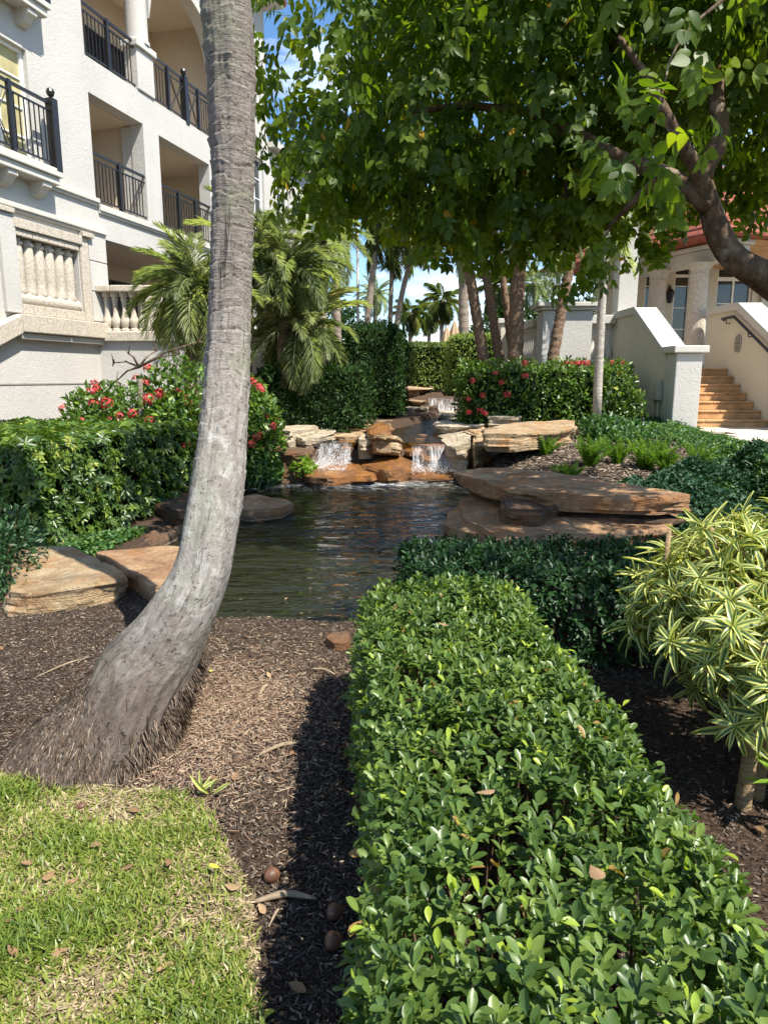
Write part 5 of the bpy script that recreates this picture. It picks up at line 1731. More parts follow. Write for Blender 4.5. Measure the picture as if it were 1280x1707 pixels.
palm('leaning brown palm trunk second from the far hedge', [P_(832, 600, 17.6), P_(820, 520, 17.6), P_(806, 430, 17.6), P_(796, 330, 17.6)], 0.105, MAT['palm_bark'], PHO, 14, 0.85, -55, 75, boots=60)
palm('thick upright brown palm trunk in the clump by the pier', [P_(858, 600, 17.0), P_(862, 490, 17.0), P_(869, 390, 17.0), P_(876, 290, 17.0)], 0.165, MAT['palm_bark'], PHO, 16, 0.95, -55, 75, boots=90)
palm('thin brown palm trunk behind the thick upright one', [P_(852, 585, 18.6), P_(840, 480, 18.6), P_(828, 400, 18.6), P_(814, 320, 18.6)], 0.085, MAT['palm_bark'], PHO, 12, 0.85, -55, 75, boots=40)
palm('solitary brown palm trunk in front of the broad white pier', [P_(920, 605, 16.2), P_(933, 530, 16.2), P_(946, 460, 16.2), P_(958, 380, 16.2)], 0.115, MAT['palm_bark'], PHO, 12, 0.8, -55, 75, boots=50)
palm('slender pale palm trunk before the flowering shrub', [P_(994, 700, 13.1), P_(998, 600, 13.1), P_(1003, 500, 13.1), P_(1010, 410, 13.1), P_(1014, 330, 13.1)], 0.075, MAT['pale_bark'], PYG, 14, 1.1, -40, 75, rings=False)
palm('far coconut palm with the tallest crown above the pale hedge', [P_(736, 600, 50), P_(736, 550, 50), P_(738, 500, 50)], 0.13, MAT['coco_bark'], COC, 20, 0.62, -60, 70)
palm('far coconut palm with a ragged round crown near the roof', [P_(683, 600, 46), P_(684, 560, 46), P_(685, 522, 46)], 0.13, MAT['coco_bark'], COC, 20, 0.5, -60, 70)
palm('far coconut palm half hidden behind the tallest crown', [P_(715, 600, 56), P_(715, 560, 56), P_(716, 522, 56)], 0.13, MAT['coco_bark'], COC, 18, 0.6, -60, 70)
palm('far date palm with a full round crown between coconut trunks', [P_(624, 600, 40), P_(625, 550, 40), P_(626, 492, 40)], 0.13, MAT['coco_bark'], PHO, 34, 0.6, -50, 80)
palm('far palm glimpsed behind the brown trunk clump', [P_(842, 600, 38), P_(842, 540, 38), P_(842, 480, 38)], 0.13, MAT['coco_bark'], COC, 20, 0.7, -60, 70)
palm('far palm glimpsed beside the broad white pier', [P_(893, 600, 36), P_(892, 540, 36), P_(890, 470, 36)], 0.13, MAT['coco_bark'], PHO, 26, 0.8, -60, 70)


# ------------------------------------------------------------------ hedges and shrubs
LS = [leaf_simple(0.5), leaf_simple(0.42)]
OB = [leaf_fine(0.46, 0.09, 0.10), leaf_fine(0.50, 0.13, 0.2), leaf_fine(0.42, 0.06, 0.02), leaf_fine(0.47, 0.17, -0.1)]
OV = [leaf_fine(0.6, 0.07, 0.16, 'ovate'), leaf_fine(0.52, 0.12, 0.28, 'ovate'), leaf_fine(0.64, 0.03, 0.02, 'ovate')]


def ficus_hedge(name, label, c, a, b, h, rot, n_top, size, mat, n_ind, seed, r=0.13, taper=0.0):
    """clipped hedge of upright leafy shoots"""
    root = thing(name, (c[0], c[1], 0), label, 'hedge')
    P, N = rbox_points(n_top, c, a, b, h, rot, r, 0.0, bump=0.028, seed=seed)
    dep = rng.exponential(0.035, n_top)
    P = P - N * dep[:, None] + rng.normal(0, 0.012, (n_top, 3))
    keep = P[:, 2] > 0.05
    P, N = P[keep], N[keep]
    n = len(P)
    ax = unit(N * 0.9 + np.array([0, 0, 0.75]) + rand_dir(n) * 0.42)
    e1 = unit(np.cross(ax, rand_dir(n)))
    e2 = np.cross(ax, e1)
    pos, R, scl, rn = [], [], [], []
    K = 8
    shoot_r = rng.beta(1.5, 2.1, n)
    flush = rng.uniform(0, 1, n) < 0.11
    for q in range(K):
        an = q * 2.39996 + rng.uniform(-0.4, 0.4, n) + rng.uniform(0, 6.28, n) * (q == 0)
        rad = e1 * np.cos(an)[:, None] + e2 * np.sin(an)[:, None]
        f = q / (K - 1)
        al = np.radians(84 - 46 * f + rng.normal(0, 14, n))[:, None]
        tip = ax * np.cos(al) + rad * np.sin(al)
        nr_ = ax * np.sin(al) - rad * np.cos(al) + rand_dir(n) * 0.18
        pos.append(P + ax * (size * (-1.0 + 1.3 * f)) + rad * size * 0.08)
        R.append(basis(tip, nr_))
        scl.append(size * (1.15 - 0.38 * f) * rng.uniform(0.6, 1.35, n))
        v = shoot_r * 0.8 + rng.normal(0, 0.07, n)
        v = np.where(rng.uniform(0, 1, n) < 0.005, 0.999, v)
        if q >= K - 2:
            v = np.where(flush, rng.uniform(0.88, 0.98, n), v)
        rn.append(np.clip(v, 0, 0.999))
    pos, R, scl, rn = np.concatenate(pos), np.concatenate(R), np.concatenate(scl), np.concatenate(rn)
    scatter(root, OB, pos, R, scl, rn, mat, 'leaf', n_ind)
    # stems inside
    mb = MB()
    cs, sn = math.cos(rot), math.sin(rot)
    for i in range(int(a * b * 4 * 55)):
        x, y = random.uniform(-a + 0.08, a - 0.08), random.uniform(-b + 0.08, b - 0.08)
        x2, y2 = x + random.uniform(-0.1, 0.1), y + random.uniform(-0.1, 0.1)
        mb.tube([(c[0] + cs * x - sn * y, c[1] + sn * x + cs * y, 0), (c[0] + cs * x2 - sn * y2, c[1] + sn * x2 + cs * y2, h - 0.1)], [0.008, 0.003], 3, cap=False)
    tag(mb.build('branches', MAT['twig'], root), kind='stuff')
    return root


ficus_hedge('clipped_hedge', 'sunlit clipped hedge of glossy green leaves beside the mulch path', (0.325, 1.95), 0.385, 1.33, 0.64, 0.04, 4900, 0.038, MAT['ficus'], 300, 1.0)
ficus_hedge('shaded_hedge', 'dark clipped hedge in tree shade behind the sunlit hedge', (1.02, 4.05), 0.92, 0.45, 0.56, 0.0, 2400, 0.045, MAT['ficus_shade'], 300, 4.0, taper=0)

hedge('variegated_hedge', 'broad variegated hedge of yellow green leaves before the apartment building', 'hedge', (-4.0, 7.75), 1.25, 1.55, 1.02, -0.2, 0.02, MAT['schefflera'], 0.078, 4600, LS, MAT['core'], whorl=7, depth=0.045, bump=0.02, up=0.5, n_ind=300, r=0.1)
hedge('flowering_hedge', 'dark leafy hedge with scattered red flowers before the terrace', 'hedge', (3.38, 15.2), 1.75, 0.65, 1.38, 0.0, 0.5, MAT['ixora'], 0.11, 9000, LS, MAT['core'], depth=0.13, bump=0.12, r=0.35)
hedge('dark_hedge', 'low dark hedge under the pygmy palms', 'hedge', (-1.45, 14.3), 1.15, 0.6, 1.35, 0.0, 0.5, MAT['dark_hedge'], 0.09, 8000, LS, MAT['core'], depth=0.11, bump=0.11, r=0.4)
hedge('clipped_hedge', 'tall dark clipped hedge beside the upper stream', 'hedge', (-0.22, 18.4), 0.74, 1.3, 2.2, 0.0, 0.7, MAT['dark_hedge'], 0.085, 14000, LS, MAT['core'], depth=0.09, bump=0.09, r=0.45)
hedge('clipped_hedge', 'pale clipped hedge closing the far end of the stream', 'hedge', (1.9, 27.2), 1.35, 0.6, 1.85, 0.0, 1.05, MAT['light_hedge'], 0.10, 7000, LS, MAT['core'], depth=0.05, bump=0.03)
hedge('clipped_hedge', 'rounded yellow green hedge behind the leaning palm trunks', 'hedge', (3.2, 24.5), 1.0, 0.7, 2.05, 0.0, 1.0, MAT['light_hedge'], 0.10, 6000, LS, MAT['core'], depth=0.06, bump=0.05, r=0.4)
hedge('clipped_hedge', 'long green hedge far beyond the pale hedge', 'hedge', (1.0, 33), 6.0, 0.7, 1.9, 0.0, 1.05, MAT['light_hedge'], 0.16, 5000, LS, MAT['core'], depth=0.08, bump=0.06)


def lobes_sample(lobes, n, depth=0.25):
    Lb = np.array(lobes, float)
    ar = (Lb[:, 3] * Lb[:, 4] + Lb[:, 4] * Lb[:, 5] + Lb[:, 3] * Lb[:, 5])
    k = rng.choice(len(Lb), n, p=ar / ar.sum())
    d = rand_dir(n)
    r = 1 - np.minimum(rng.exponential(depth, n), 0.9)
    P = Lb[k, :3] + d * Lb[k, 3:6] * r[:, None]
    N = unit(d / Lb[k, 3:6])
    return P, N


def flower_head(seed):
    r = np.random.default_rng(seed)
    n = 34
    d = r.normal(size=(n, 3))
    d[:, 2] = np.abs(d[:, 2]) * 0.9 - 0.15
    d = unit(d)
    pos = d * 0.045 * r.uniform(0.75, 1.1, n)[:, None]
    t = unit(np.cross(d, r.normal(size=(n, 3))))
    R = basis(t, d)
    Tm = (np.array([[0, -1, 0.0], [0.35, 0, .15], [0, 1, 0], [-0.35, 0, .15], [-1, 0, 0], [0, .35, .15], [1, 0, 0], [0, -.35, .15]]), np.array([[0, 1, 2], [0, 2, 3], [4, 7, 6], [4, 6, 5]]))
    V, F, at = merge(Tm, pos, R, np.full(n, 0.017), r.uniform(0, 1, n))
    return make_mesh('flower', V, F, MAT['petal'], at)


FLW = [flower_head(i) for i in range(4)]


def bush(name, label, lobes, n, size, mat, flowers=0, cat='shrub', depth=0.25, tms=LS, fscale=1.0, stems=8, n_ind=0, z0=0.3, fl_face=(0.3, -0.8, 0.5)):
    Lb = np.array(lobes, float)
    base = (Lb[:, 0].mean(), Lb[:, 1].mean(), z0)
    root = thing(name, base, label, cat)
    P, N = lobes_sample(lobes, n, depth)
    tip = unit(N * 0.6 + np.array([0, 0, 0.25]) + rand_dir(n) * 0.75)
    nr_ = unit(N + np.array([0, 0, 0.6]) + rand_dir(n) * 0.7)
    scatter(root, tms, P, basis(tip, nr_), rng.uniform(0.65, 1.25, n) * size, rng.beta(1.5, 2.2, n), mat, 'leaf', n_ind)
    mb = MB()
    for i in range(stems):
        l = Lb[i % len(Lb)]
        e = l[:3] + rand_dir(1)[0] * l[3:6] * 0.6
        s = np.array([base[0] + random.uniform(-.25, .25), base[1] + random.uniform(-.2, .2), z0])
        mb.tube([s, (s + e) / 2 + [0, 0, .08], e], [0.022, 0.014, 0.006], 5)
    mb.build('stem', MAT['twig'], root)
    k = 0
    while k < flowers:
        P, N = lobes_sample(lobes, 1, 0.01)
        if N[0] @ np.array(fl_face) < 0.2:
            continue
        s = random.uniform(0.8, 1.3) * fscale
        inst('flower', FLW[k % 4], root, Matrix.Translation(Vector(P[0] + N[0] * 0.05)) @ Vector((0, 0, 1)).rotation_difference(Vector(N[0])).to_matrix().to_4x4() @ Matrix.Diagonal((s, s, s, 1)))
        k += 1
    return root


bush('ixora_shrub', 'leafy shrub with red flower heads against the white wall', [(-3.9, 10.7, 0.95, 0.95, .8, .6), (-3.2, 10.9, 1.25, .65, .7, .65), (-4.35, 10.6, 0.95, .5, .5, .55), (-3.0, 10.3, .8, .6, .6, .55), (-4.1, 10.2, .75, .5, .5, .45)], 5200, 0.12, MAT['ixora'], 34, fscale=1.5)
bush('ixora_shrub', 'narrow red flowered shrub between palm trunk and waterfall', [(-2.0, 11.0, 0.95, .36, .5, .45), (-1.85, 11.1, 0.55, .26, .35, .4), (-2.2, 11.3, 1.25, .35, .4, .35), (-2.3, 10.8, .5, .4, .4, .45)], 2600, 0.12, MAT['ixora'], 12, fscale=1.4)
fh = [o for o in COL.objects if o.name == 'flowering_hedge'][0]
for i in range(24):
    x, z = random.uniform(1.7, 5.0), random.choice([1.9, random.uniform(0.8, 1.85)])
    y = 14.5 - 0.03 if z < 1.85 else random.uniform(14.6, 15.2)
    if z < 1.6:
        x = random.choice([x, random.uniform(1.7, 2.2)])
    s = random.uniform(1.1, 1.7)
    inst('flower', FLW[i % 4], fh, Matrix.Translation((x, y, z)) @ Matrix.Rotation(0.8, 4, 'X') @ Matrix.Diagonal((s, s, s, 1)))
bush('croton_shrub', 'yellow green leafy shrub against the shaded stair wall', [(4.6, 13.7, 1.35, .35, .35, .42), (4.45, 13.6, .95, .35, .35, .45), (4.75, 13.4, 1.0, .25, .25, .4)], 1400, 0.12, MAT['schefflera'], 0, fscale=1, stems=6, z0=.5)
bush('leafy_shrub', 'large leaved green plant at the foot of the slender pale trunk', [(3.75, 11.9, 0.72, .4, .3, .25), (4.2, 11.9, .65, .35, .3, .22)], 900, 0.12, MAT['cover'], 0, stems=4, z0=.5)
bush('fern_plant', 'bright green broad ferny plant left of the waterfalls', [(-2.05, 10.9, .18, .25, .25, .25), (-1.85, 10.95, .08, .2, .2, .16)], 750, 0.13, MAT['cover'], 0, stems=3, z0=-.1)
bush('fern_plant', 'small fern rooted on the dark block by the narrow fall', [(-1.35, 11.2, .17, .2, .15, .14)], 260, 0.11, MAT['fern'], 0, stems=2, z0=.05)
bush('creeping_fig', 'small dark creeping plant climbing beside the tan slab', [(-2.85, 5.0, .25, .22, .3, .36), (-2.72, 4.75, .06, .28, .22, .12), (-3.0, 5.3, .3, .3, .35, .35)], 1500, 0.045, MAT['ficus_shade'], 0, tms=OB, stems=4, z0=.0)
# background trees
for (x, y, z, s, lb) in ((9.6, 33, 4.0, 2.6, 'dark leafy tree seen between pier and square column'), (6.3, 36, 3.2, 2.2, 'grey green tree behind the brown trunk clump'), (13.0, 34, 5, 3, 'dark leafy tree beyond the pavilion roof'), (-4, 40, 4.5, 2.4, 'far green tree beyond the apartment building')):
    bush('broadleaf_tree', lb, [(x, y, z, s, s, s * .8), (x - s * .6, y, z - s * .3, s * .7, s * .7, s * .7), (x + s * .6, y, z - s * .2, s * .7, s * .7, s * .7)], 2600, 0.36, MAT['dark_hedge'], 0, cat='tree', stems=5, z0=1.0)

# bare branched young plant among the red flowers
yp = thing('young_plumeria', at_y(235, 720, 10.5), 'young bare branched plant with ringed stem among red flowers', 'plant')
q0, q1, q2 = at_y(237, 720, 10.35), at_y(234, 640, 10.35), at_y(232, 612, 10.35)
mb = MB()
for i in range(13):
    p = q0 + (q1 - q0) * (i / 12)
    mb.lathe(p, [(0.034, 0), (0.042, 0.05), (0.036, 0.075)], 10)
mb.build('ringed_stem', MAT['coco_bark'], yp, smooth=True, sharp=40)
for e in ((190, 605), (215, 590), (300, 590), (330, 570), (195, 635), (262, 585)):
    q3 = at_y(*e, 10.35 + random.uniform(-.15, .15))
    MB().tube([q2, (q2 + q3) / 2 + [0, 0, .05], q3], [0.02, 0.014, 0.008], 6).build('branch', MAT['bark'], yp, smooth=True)
    for j in range(3):
        d = rand_dir(1)[0]
        MB().tube([q3, q3 + d * 0.10 + [0, 0, .04]], [0.014, 0.004], 5).build('bud', MAT['bark'], yp)

# ------------------------------------------------------------------ the large tree at the right
tree = thing('shade_tree', (3.75, 5.5, 0.0), 'large spreading tree with drooping heart shaped leaves over the pond', 'tree')
Z = at_y
limbs = [
    ('trunk', [(3.75, 5.5, 0.0), (3.72, 5.5, 0.9), Z(1345, 540, 5.5), Z(1275, 465, 5.45), Z(1225, 428, 5.4), Z(1192, 385, 5.35), Z(1178, 335, 5.3), Z(1165, 285, 5.2), Z(1130, 230, 5.1), Z(1085, 150, 5.1), Z(1030, 60, 5.2)], [0.24, 0.17, 0.14, 0.115, 0.098, 0.088, 0.072, 0.056, 0.042, 0.03, 0.02]),
    ('limb', [Z(1182, 345, 5.3), Z(1120, 300, 5.4), Z(1040, 262, 5.6), Z(950, 215, 5.9), Z(860, 185, 6.2), Z(740, 180, 6.4), Z(600, 190, 6.5)], [0.075, 0.06, 0.05, 0.045, 0.035, 0.025, 0.012]),
    ('limb', [Z(1170, 300, 5.25), Z(1195, 240, 5.3), Z(1190, 150, 5.4), Z(1230, 40, 5.5), Z(1240, -120, 5.5)], [0.07, 0.06, 0.05, 0.04, 0.025]),
    ('limb', [Z(1285, 470, 5.45), Z(1345, 380, 5.4), (3.5, 4.9, 3.6), (3.2, 4.0, 4.1), (2.4, 2.7, 4.3)], [0.10, 0.09, 0.07, 0.05, 0.02]),
    ('limb', [Z(1050, 90, 6.05), Z(980, 60, 6.2), Z(880, 20, 6.4), Z(780, -40, 6.5)], [0.045, 0.04, 0.03, 0.015]),
    ('limb', [(3.2, 4.0, 4.1), (2.3, 3.9, 3.9), Z(1150, 40, 3.7), Z(1095, 150, 3.6), Z(1075, 260, 3.55)], [0.03, 0.018, 0.007, 0.004, 0.002]),
    ('limb', [Z(1100, 292, 5.45), Z(1060, 330, 5.6), Z(1010, 380, 5.9)], [0.04, 0.025, 0.01]),
    ('limb', [Z(950, 215, 6.6), Z(940, 300, 6.4), Z(930, 400, 6.3)], [0.03, 0.018, 0.008]),
]
for nm, pts, rad in limbs:
    P = mesh_path([(*p, r) for p, r in zip(pts, rad)], 26)
    P[:, :3] += np.array([[mnoise.noise(Vector((p[0] * 2, p[1] * 2, p[2] * 2 + k * 7))) for k in range(3)] for p in P]) * 0.05 * (np.arange(26) > 0)[:, None]
    MB().tube([p[:3] for p in P], [max(0.003, p[3] * (1 + 0.12 * mnoise.noise(Vector(p[:3]) * 6))) for p in P], 12).build(nm, MAT['bark'], tree, smooth=True)
LOBES = [(-.45, 6.5, 4.1, .72, 1.0, .8), (-.5, 6.4, 3.4, .42, .6, .4), (.45, 6.5, 3.75, .8, 1.1, .8), (1.35, 6.4, 3.6, .8, 1.1, .75), (1.6, 6.1, 2.8, .24, .35, .42), (.55, 6.2, 2.98, .3, .35, .28),
         (2.25, 6.5, 4.0, .8, 1.1, .8), (2.1, 6.2, 3.35, .5, .5, .22), (3.25, 6.6, 4.3, .9, 1.1, .9), (3.55, 7.0, 3.45, .4, .5, .35), (.15, 6.6, 5.1, .85, 1.2, .8), (1.2, 6.4, 5.1, 1.1, 1.4, 1.0),
         (2.6, 6.3, 5.3, 1.2, 1.5, 1.0), (4.0, 6.2, 5.2, 1.3, 1.6, 1.2), (3.15, 2.6, 4.3, 1.05, .55, .5), (3.3, 3.5, 4.4, 1.0, .9, .7), (3.9, 4.8, 4.8, 1.0, 1.0, .9), (1.42, 3.62, 2.95, .13, .15, .42), (1.2, 3.6, 2.72, .16, .12, .16),
         (2.9, 5.2, 4.3, .9, .8, .7), (1.9, 5.4, 4.4, .8, .7, .6), (.9, 5.6, 4.5, .7, .6, .6), (0.0, 7.3, 3.6, .8, .6, .5), (1.0, 7.2, 3.3, .8, .6, .5), (2.2, 7.2, 3.3, .8, .6, .5), (.3, 8.0, 4.9, .8, .5, 1.0), (3.8, 6.8, 3.6, .6, .5, .5), (1.0, 8.0, 5.2, 1.0, .5, 1.2), (2.6, 8.0, 5.0, 1.0, .5, 1.2), (3.9, 7.8, 4.6, 1.0, .6, 1.2)]
nC = 7600
P, N = lobes_sample(LOBES, nC, 0.22)
ax = unit(np.array([0, 0, -1.0]) * rng.uniform(0.2, 1.3, nC)[:, None] + N * 0.6 + rand_dir(nC) * 0.5)
side = unit(np.cross(ax, N + rand_dir(nC) * 0.5))
upn = np.cross(side, ax)
upn = np.where((upn[:, 2:3] < 0), -upn, upn)
pos, R, scl, rn = [], [], [], []
base_r = rng.beta(1.6, 2.0, nC)
for q in range(7):
    if q == 6:
        off, tip = ax * 0.20, ax
    else:
        sd = 1 if q % 2 else -1
        off = ax * (0.04 + 0.055 * (q // 2 + 1)) + side * sd * 0.012
        tip = unit(side * sd * 0.85 + ax * 0.55 + np.array([0, 0, -0.35]))
    tip = unit(tip + rand_dir(nC) * 0.3)
    nr_ = unit(upn + N * 0.5 + rand_dir(nC) * 0.35)
    pos.append(P + off)
    R.append(basis(tip, nr_))
    scl.append(rng.uniform(0.06, 0.115, nC))
    rn.append(np.clip(base_r * 0.9 + rng.normal(0, 0.06, nC), 0, 0.975))
pos, R, scl, rn = np.concatenate(pos), np.concatenate(R), np.concatenate(scl), np.concatenate(rn)
yl = rng.uniform(0, 1, len(rn)) < 0.004
rn = np.where(yl, 0.999, rn)
scatter(tree, OV, pos, R, scl, rn, MAT['canopy'], 'leaf', 300)

# ------------------------------------------------------------------ variegated dracaena
dr = thing('variegated_dracaena', (1.72, 2.55, 0), 'cream striped dracaena clump on bare stems beside the sunlit hedge', 'plant')
ST = [leaf_strip(0.155, 6, d, f) for d, f in ((0.6, 0.03), (1.1, 0.05), (1.6, 0.04), (0.3, 0.06), (2.0, 0.03))]
heads = []
for i in range(270):
    for _ in range(40):
        x, y, z = random.uniform(1.1, 2.7), random.uniform(2.25, 3.4), random.uniform(0.26, 1.0)
        e = ((x - 1.88) / 0.78) ** 2 + ((y - 2.82) / 0.58) ** 2 + ((z - 0.58) / 0.45) ** 2
        if 0.42 < e < 1.0 and (z > 0.45 or y < 2.8):
            break
    heads.append(np.array([x, y, z]))
heads += [np.array([1.22, 2.42, 0.52]), np.array([1.12, 2.5, 0.60]), np.array([1.36, 2.28, 0.42]), np.array([1.5, 2.2, 0.56]), np.array([1.25, 2.6, 0.8]), np.array([1.3, 2.7, 0.98]), np.array([1.62, 2.22, 0.75])]
for i in range(34):
    heads.append(np.array([random.uniform(1.18, 2.1), random.uniform(2.22, 2.55), random.uniform(0.30, 0.70)]))
cenD = np.array([1.85, 2.8, 0.28])
pos, R, scl, rn = [], [], [], []
for hd in heads:
    axd = unit((hd - cenD) * [0.8, 0.8, 0.75] + np.array([0, 0, 0.28]) + rand_dir(1)[0] * 0.22)
    e1 = unit(np.cross(axd, rand_dir(1)[0]))
    e2 = np.cross(axd, e1)
    n = random.randint(14, 20)
    for q in range(n):
        f = q / (n - 1)
        an = q * 2.39996
        rad = e1 * math.cos(an) + e2 * math.sin(an)
        al = math.radians(104 - 76 * f + random.gauss(0, 13))
        tip = axd * math.cos(al) + rad * math.sin(al)
        nrm = axd * math.sin(al) - rad * math.cos(al)
        if nrm[2] < 0 and abs(tip[2]) < 0.8:
            nrm = nrm + np.array([0, 0, 0.5])
        pos.append(hd + axd * 0.05 * f)
        R.append(basis(tip[None], nrm[None])[0])
        scl.append(random.uniform(0.115, 0.19) * (1.05 - 0.3 * f))
        rn.append(min(0.999, max(0, random.gauss(0.45, 0.2))))
scatter(dr, ST, np.array(pos), np.array(R), np.array(scl), np.array(rn), MAT['dracaena'], 'leaf', 300)
MAT['dstem'] = bark_mat('dracaena_stem', (0.2, 0.13, 0.07), (0.40, 0.29, 0.17), (3, 3, 22), 0.5)
for i, (bx, by) in enumerate(((1.36, 2.36), (1.44, 2.42), (1.50, 2.33), (1.62, 2.5), (1.8, 2.6), (1.95, 2.5), (1.7, 2.8), (2.1, 2.75))):
    tgt = sorted(heads, key=lambda q: np.hypot(q[0] - bx, q[1] - by) - 0.3 * q[2])[0 if i < 3 else 1]
    tx, ty = bx + (tgt[0] - bx) * 0.5, by + (tgt[1] - by) * 0.5
    P = mesh_path([(bx, by, -0.03, 0.03), (bx + 0.01, by, 0.3, 0.026), (tx, ty, 0.65, 0.022), (tgt[0], tgt[1], tgt[2] - 0.04, 0.008)], 30)
    MB().tube([p[:3] for p in P], [p[3] * (1 + 0.08 * (j % 2)) for j, p in enumerate(P)], 10).build('stem', MAT['dstem'], dr, smooth=True)
for hd in heads:
    MB().tube([hd - unit(hd - cenD) * 0.16, hd + unit(hd - cenD) * 0.03], [0.011, 0.008], 6).build('twig', MAT['dstem'], dr, smooth=True)
# stub ends cut off above the leaves
for px, py, Y in ((1185, 880, 2.75), (1115, 885, 2.9)):
    p = at_y(px, py, Y)
    MB().tube([p + [0, 0.03, -0.3], p], [0.012, 0.010], 8).build('cut_stem', MAT['dstem'], dr, smooth=True)
# young green sprout at its foot
sp_ = thing('green_sprout', (1.40, 2.22, 0.02), 'bright green young sprout at the foot of the striped dracaena', 'plant')
pos, R, scl = [], [], []
for q in range(13):
    an, al = q * 2.4, math.radians(85 - 50 * q / 12)
    tip = np.array([math.cos(an) * math.sin(al), math.sin(an) * math.sin(al), math.cos(al)])
    pos.append(np.array([1.40, 2.22, 0.16 + 0.006 * q]))
    R.append(basis(tip[None], np.array([[-math.cos(an) * math.cos(al), -math.sin(an) * math.cos(al), math.sin(al)]]))[0])
    scl.append(random.uniform(0.10, 0.15))
scatter(sp_, [leaf_fine(0.26, 0.06, 0.25, 'lance')], np.array(pos), np.array(R), np.array(scl), rng.uniform(0.5, 1, 13), MAT['fern'], 'leaf', 13)
MB().tube([(1.40, 2.22, 0), (1.40, 2.22, 0.22)], [0.012, 0.008], 8).build('stem', MAT['rachis'], sp_, smooth=True)


# ------------------------------------------------------------------ foxtail ferns and ground cover
def plume_mesh(seed):
    r = np.random.default_rng(seed)
    n = 230
    t = r.uniform(0.08, 1, n)
    an = r.uniform(0, 2 * PI, n)
    bend = 0.22
    base = np.stack([np.zeros(n), bend * t * t, t], 1)
    rad = np.stack([np.cos(an), np.sin(an), np.zeros(n)], 1)
    tip = unit(rad + np.array([0, 0, 0.75]))
    le = 0.17 * (1 - t ** 2.5 * 0.85) * r.uniform(0.7, 1.2, n)
    V, F, at = merge(leaf_simple(0.22, 0.05), base, basis(tip, r.normal(size=(n, 3))), le, r.uniform(0, 1, n))
    return make_mesh('plume', V, F, MAT['fern'], at)


PLU = [plume_mesh(i) for i in range(4)]


def foxtail(label, px, py, s=0.5, n=15):
    z = 0.3
    for _ in range(6):
        p = at_z(px, py, z)
        z = float(ground(p[0], p[1]))
    root = thing('foxtail_fern', (p[0], p[1], z), label, 'fern', 'foxtail ferns on the mulch slope')
    for i in range(n):
        a = i * 2.39996
        el = random.uniform(0.05, 0.95) * (0.5 + 0.5 * i / n)
        k = s * random.uniform(0.65, 1.1)
        m4 = Matrix.Translation((p[0], p[1], z - 0.02)) @ Matrix.Rotation(a, 4, 'Z') @ Matrix.Rotation(-el, 4, 'X') @ Matrix.Diagonal((k, k, k, 1))
        inst('plume', PLU[i % 4], root, m4)
    return root


for lb, px, py, s in (('bright foxtail fern beside the largest flat slab', 908, 785, 0.42), ('bright foxtail fern behind the broad brown slab, with tall plumes', 982, 790, 0.52), ('foxtail fern nearest the ground cover edge', 1030, 752, 0.42),
                      ('dark foxtail fern in the middle of the mulch slope', 1075, 790, 0.55), ('foxtail fern leaning beside the dark one', 1112, 770, 0.45), ('foxtail fern close to the paved path', 1162, 752, 0.48),
                      ('small foxtail fern by the overhanging stone', 948, 775, 0.34), ('low foxtail fern before the ground cover', 1098, 745, 0.36)):
    foxtail(lb, px, py, s)


def cover(name, label, region, n, size, mat, h, whorl=5):
    """low ground cover over a polygon of the ground"""
    P = np.array(region, float)
    lo, hi = P.min(0), P.max(0)
    X = rng.uniform(lo[0], hi[0], n * 3)
    Y = rng.uniform(lo[1], hi[1], n * 3)
    d = poly_sd(P, X, Y)
    k = d < 0
    X, Y, d = X[k][:n], Y[k][:n], d[k][:n]
    n = len(X)
    hump = np.array([0.55 + 0.45 * mnoise.noise(Vector((x * 1.8, y * 1.8, len(label)))) + 0.2 * mnoise.noise(Vector((x * 5, y * 5, 1))) for x, y in zip(X, Y)])
    Zz = ground(X, Y) + h * hump * np.minimum(1, -d / 0.3) * rng.uniform(0.55, 1.0, n) + 0.01
    Pp = np.stack([X, Y, Zz], 1)
    pos, R = [], []
    for q in range(whorl):
        an = rng.uniform(0, 2 * PI, n)
        tip = unit(np.stack([np.cos(an), np.sin(an), rng.uniform(0.0, 1.1, n)], 1))
        pos.append(Pp + rng.normal(0, 0.02, (n, 3)))
        R.append(basis(tip, np.array([0, 0, 1.0]) + rand_dir(n) * 0.5))
    m = n * whorl
    rn = np.tile(rng.beta(1.5, 2, n), whorl)
    V, F, at = merge(leaf_simple(0.5), np.concatenate(pos), np.concatenate(R), rng.uniform(0.6, 1.2, m) * size, np.clip(rn + rng.normal(0, 0.08, m), 0, 0.999))
    return tag(put(name, V, F, mat, attrs=at, smooth=True), label, 'ground cover', kind='stuff')


G = lambda pts, z=0.45: [at_z(x, y, z)[:2] for x, y in pts]
cover('ground_cover', 'pale green low ground cover before the stair wall', G([(985, 712), (1060, 698), (1130, 702), (1165, 712), (1150, 735), (1080, 738), (1020, 742), (975, 730)], 0.6), 2600, 0.08, MAT['cover'], 0.28)
cover('ground_cover', 'small leaved ground cover along the paved path', G([(1150, 752), (1200, 738), (1265, 760), (1285, 790), (1200, 790), (1130, 775)], 0.5), 2200, 0.06, MAT['cover'], 0.2)
cover('ground_cover', 'low mixed ground cover hiding the path edge', [(4.3, 7.2), (5.0, 7.2), (5.25, 9.4), (5.75, 12.0), (6.0, 13.6), (5.5, 13.3), (4.9, 11.0), (4.4, 9.0)], 2400, 0.06, MAT['cover'], 0.2)
cover('juniper', 'dark green spreading juniper in tree shade', G([(1060, 800), (1130, 780), (1285, 785), (1290, 880), (1190, 890), (1120, 830), (1040, 812)], 0.3), 5200, 0.07, MAT['juniper'], 0.32)
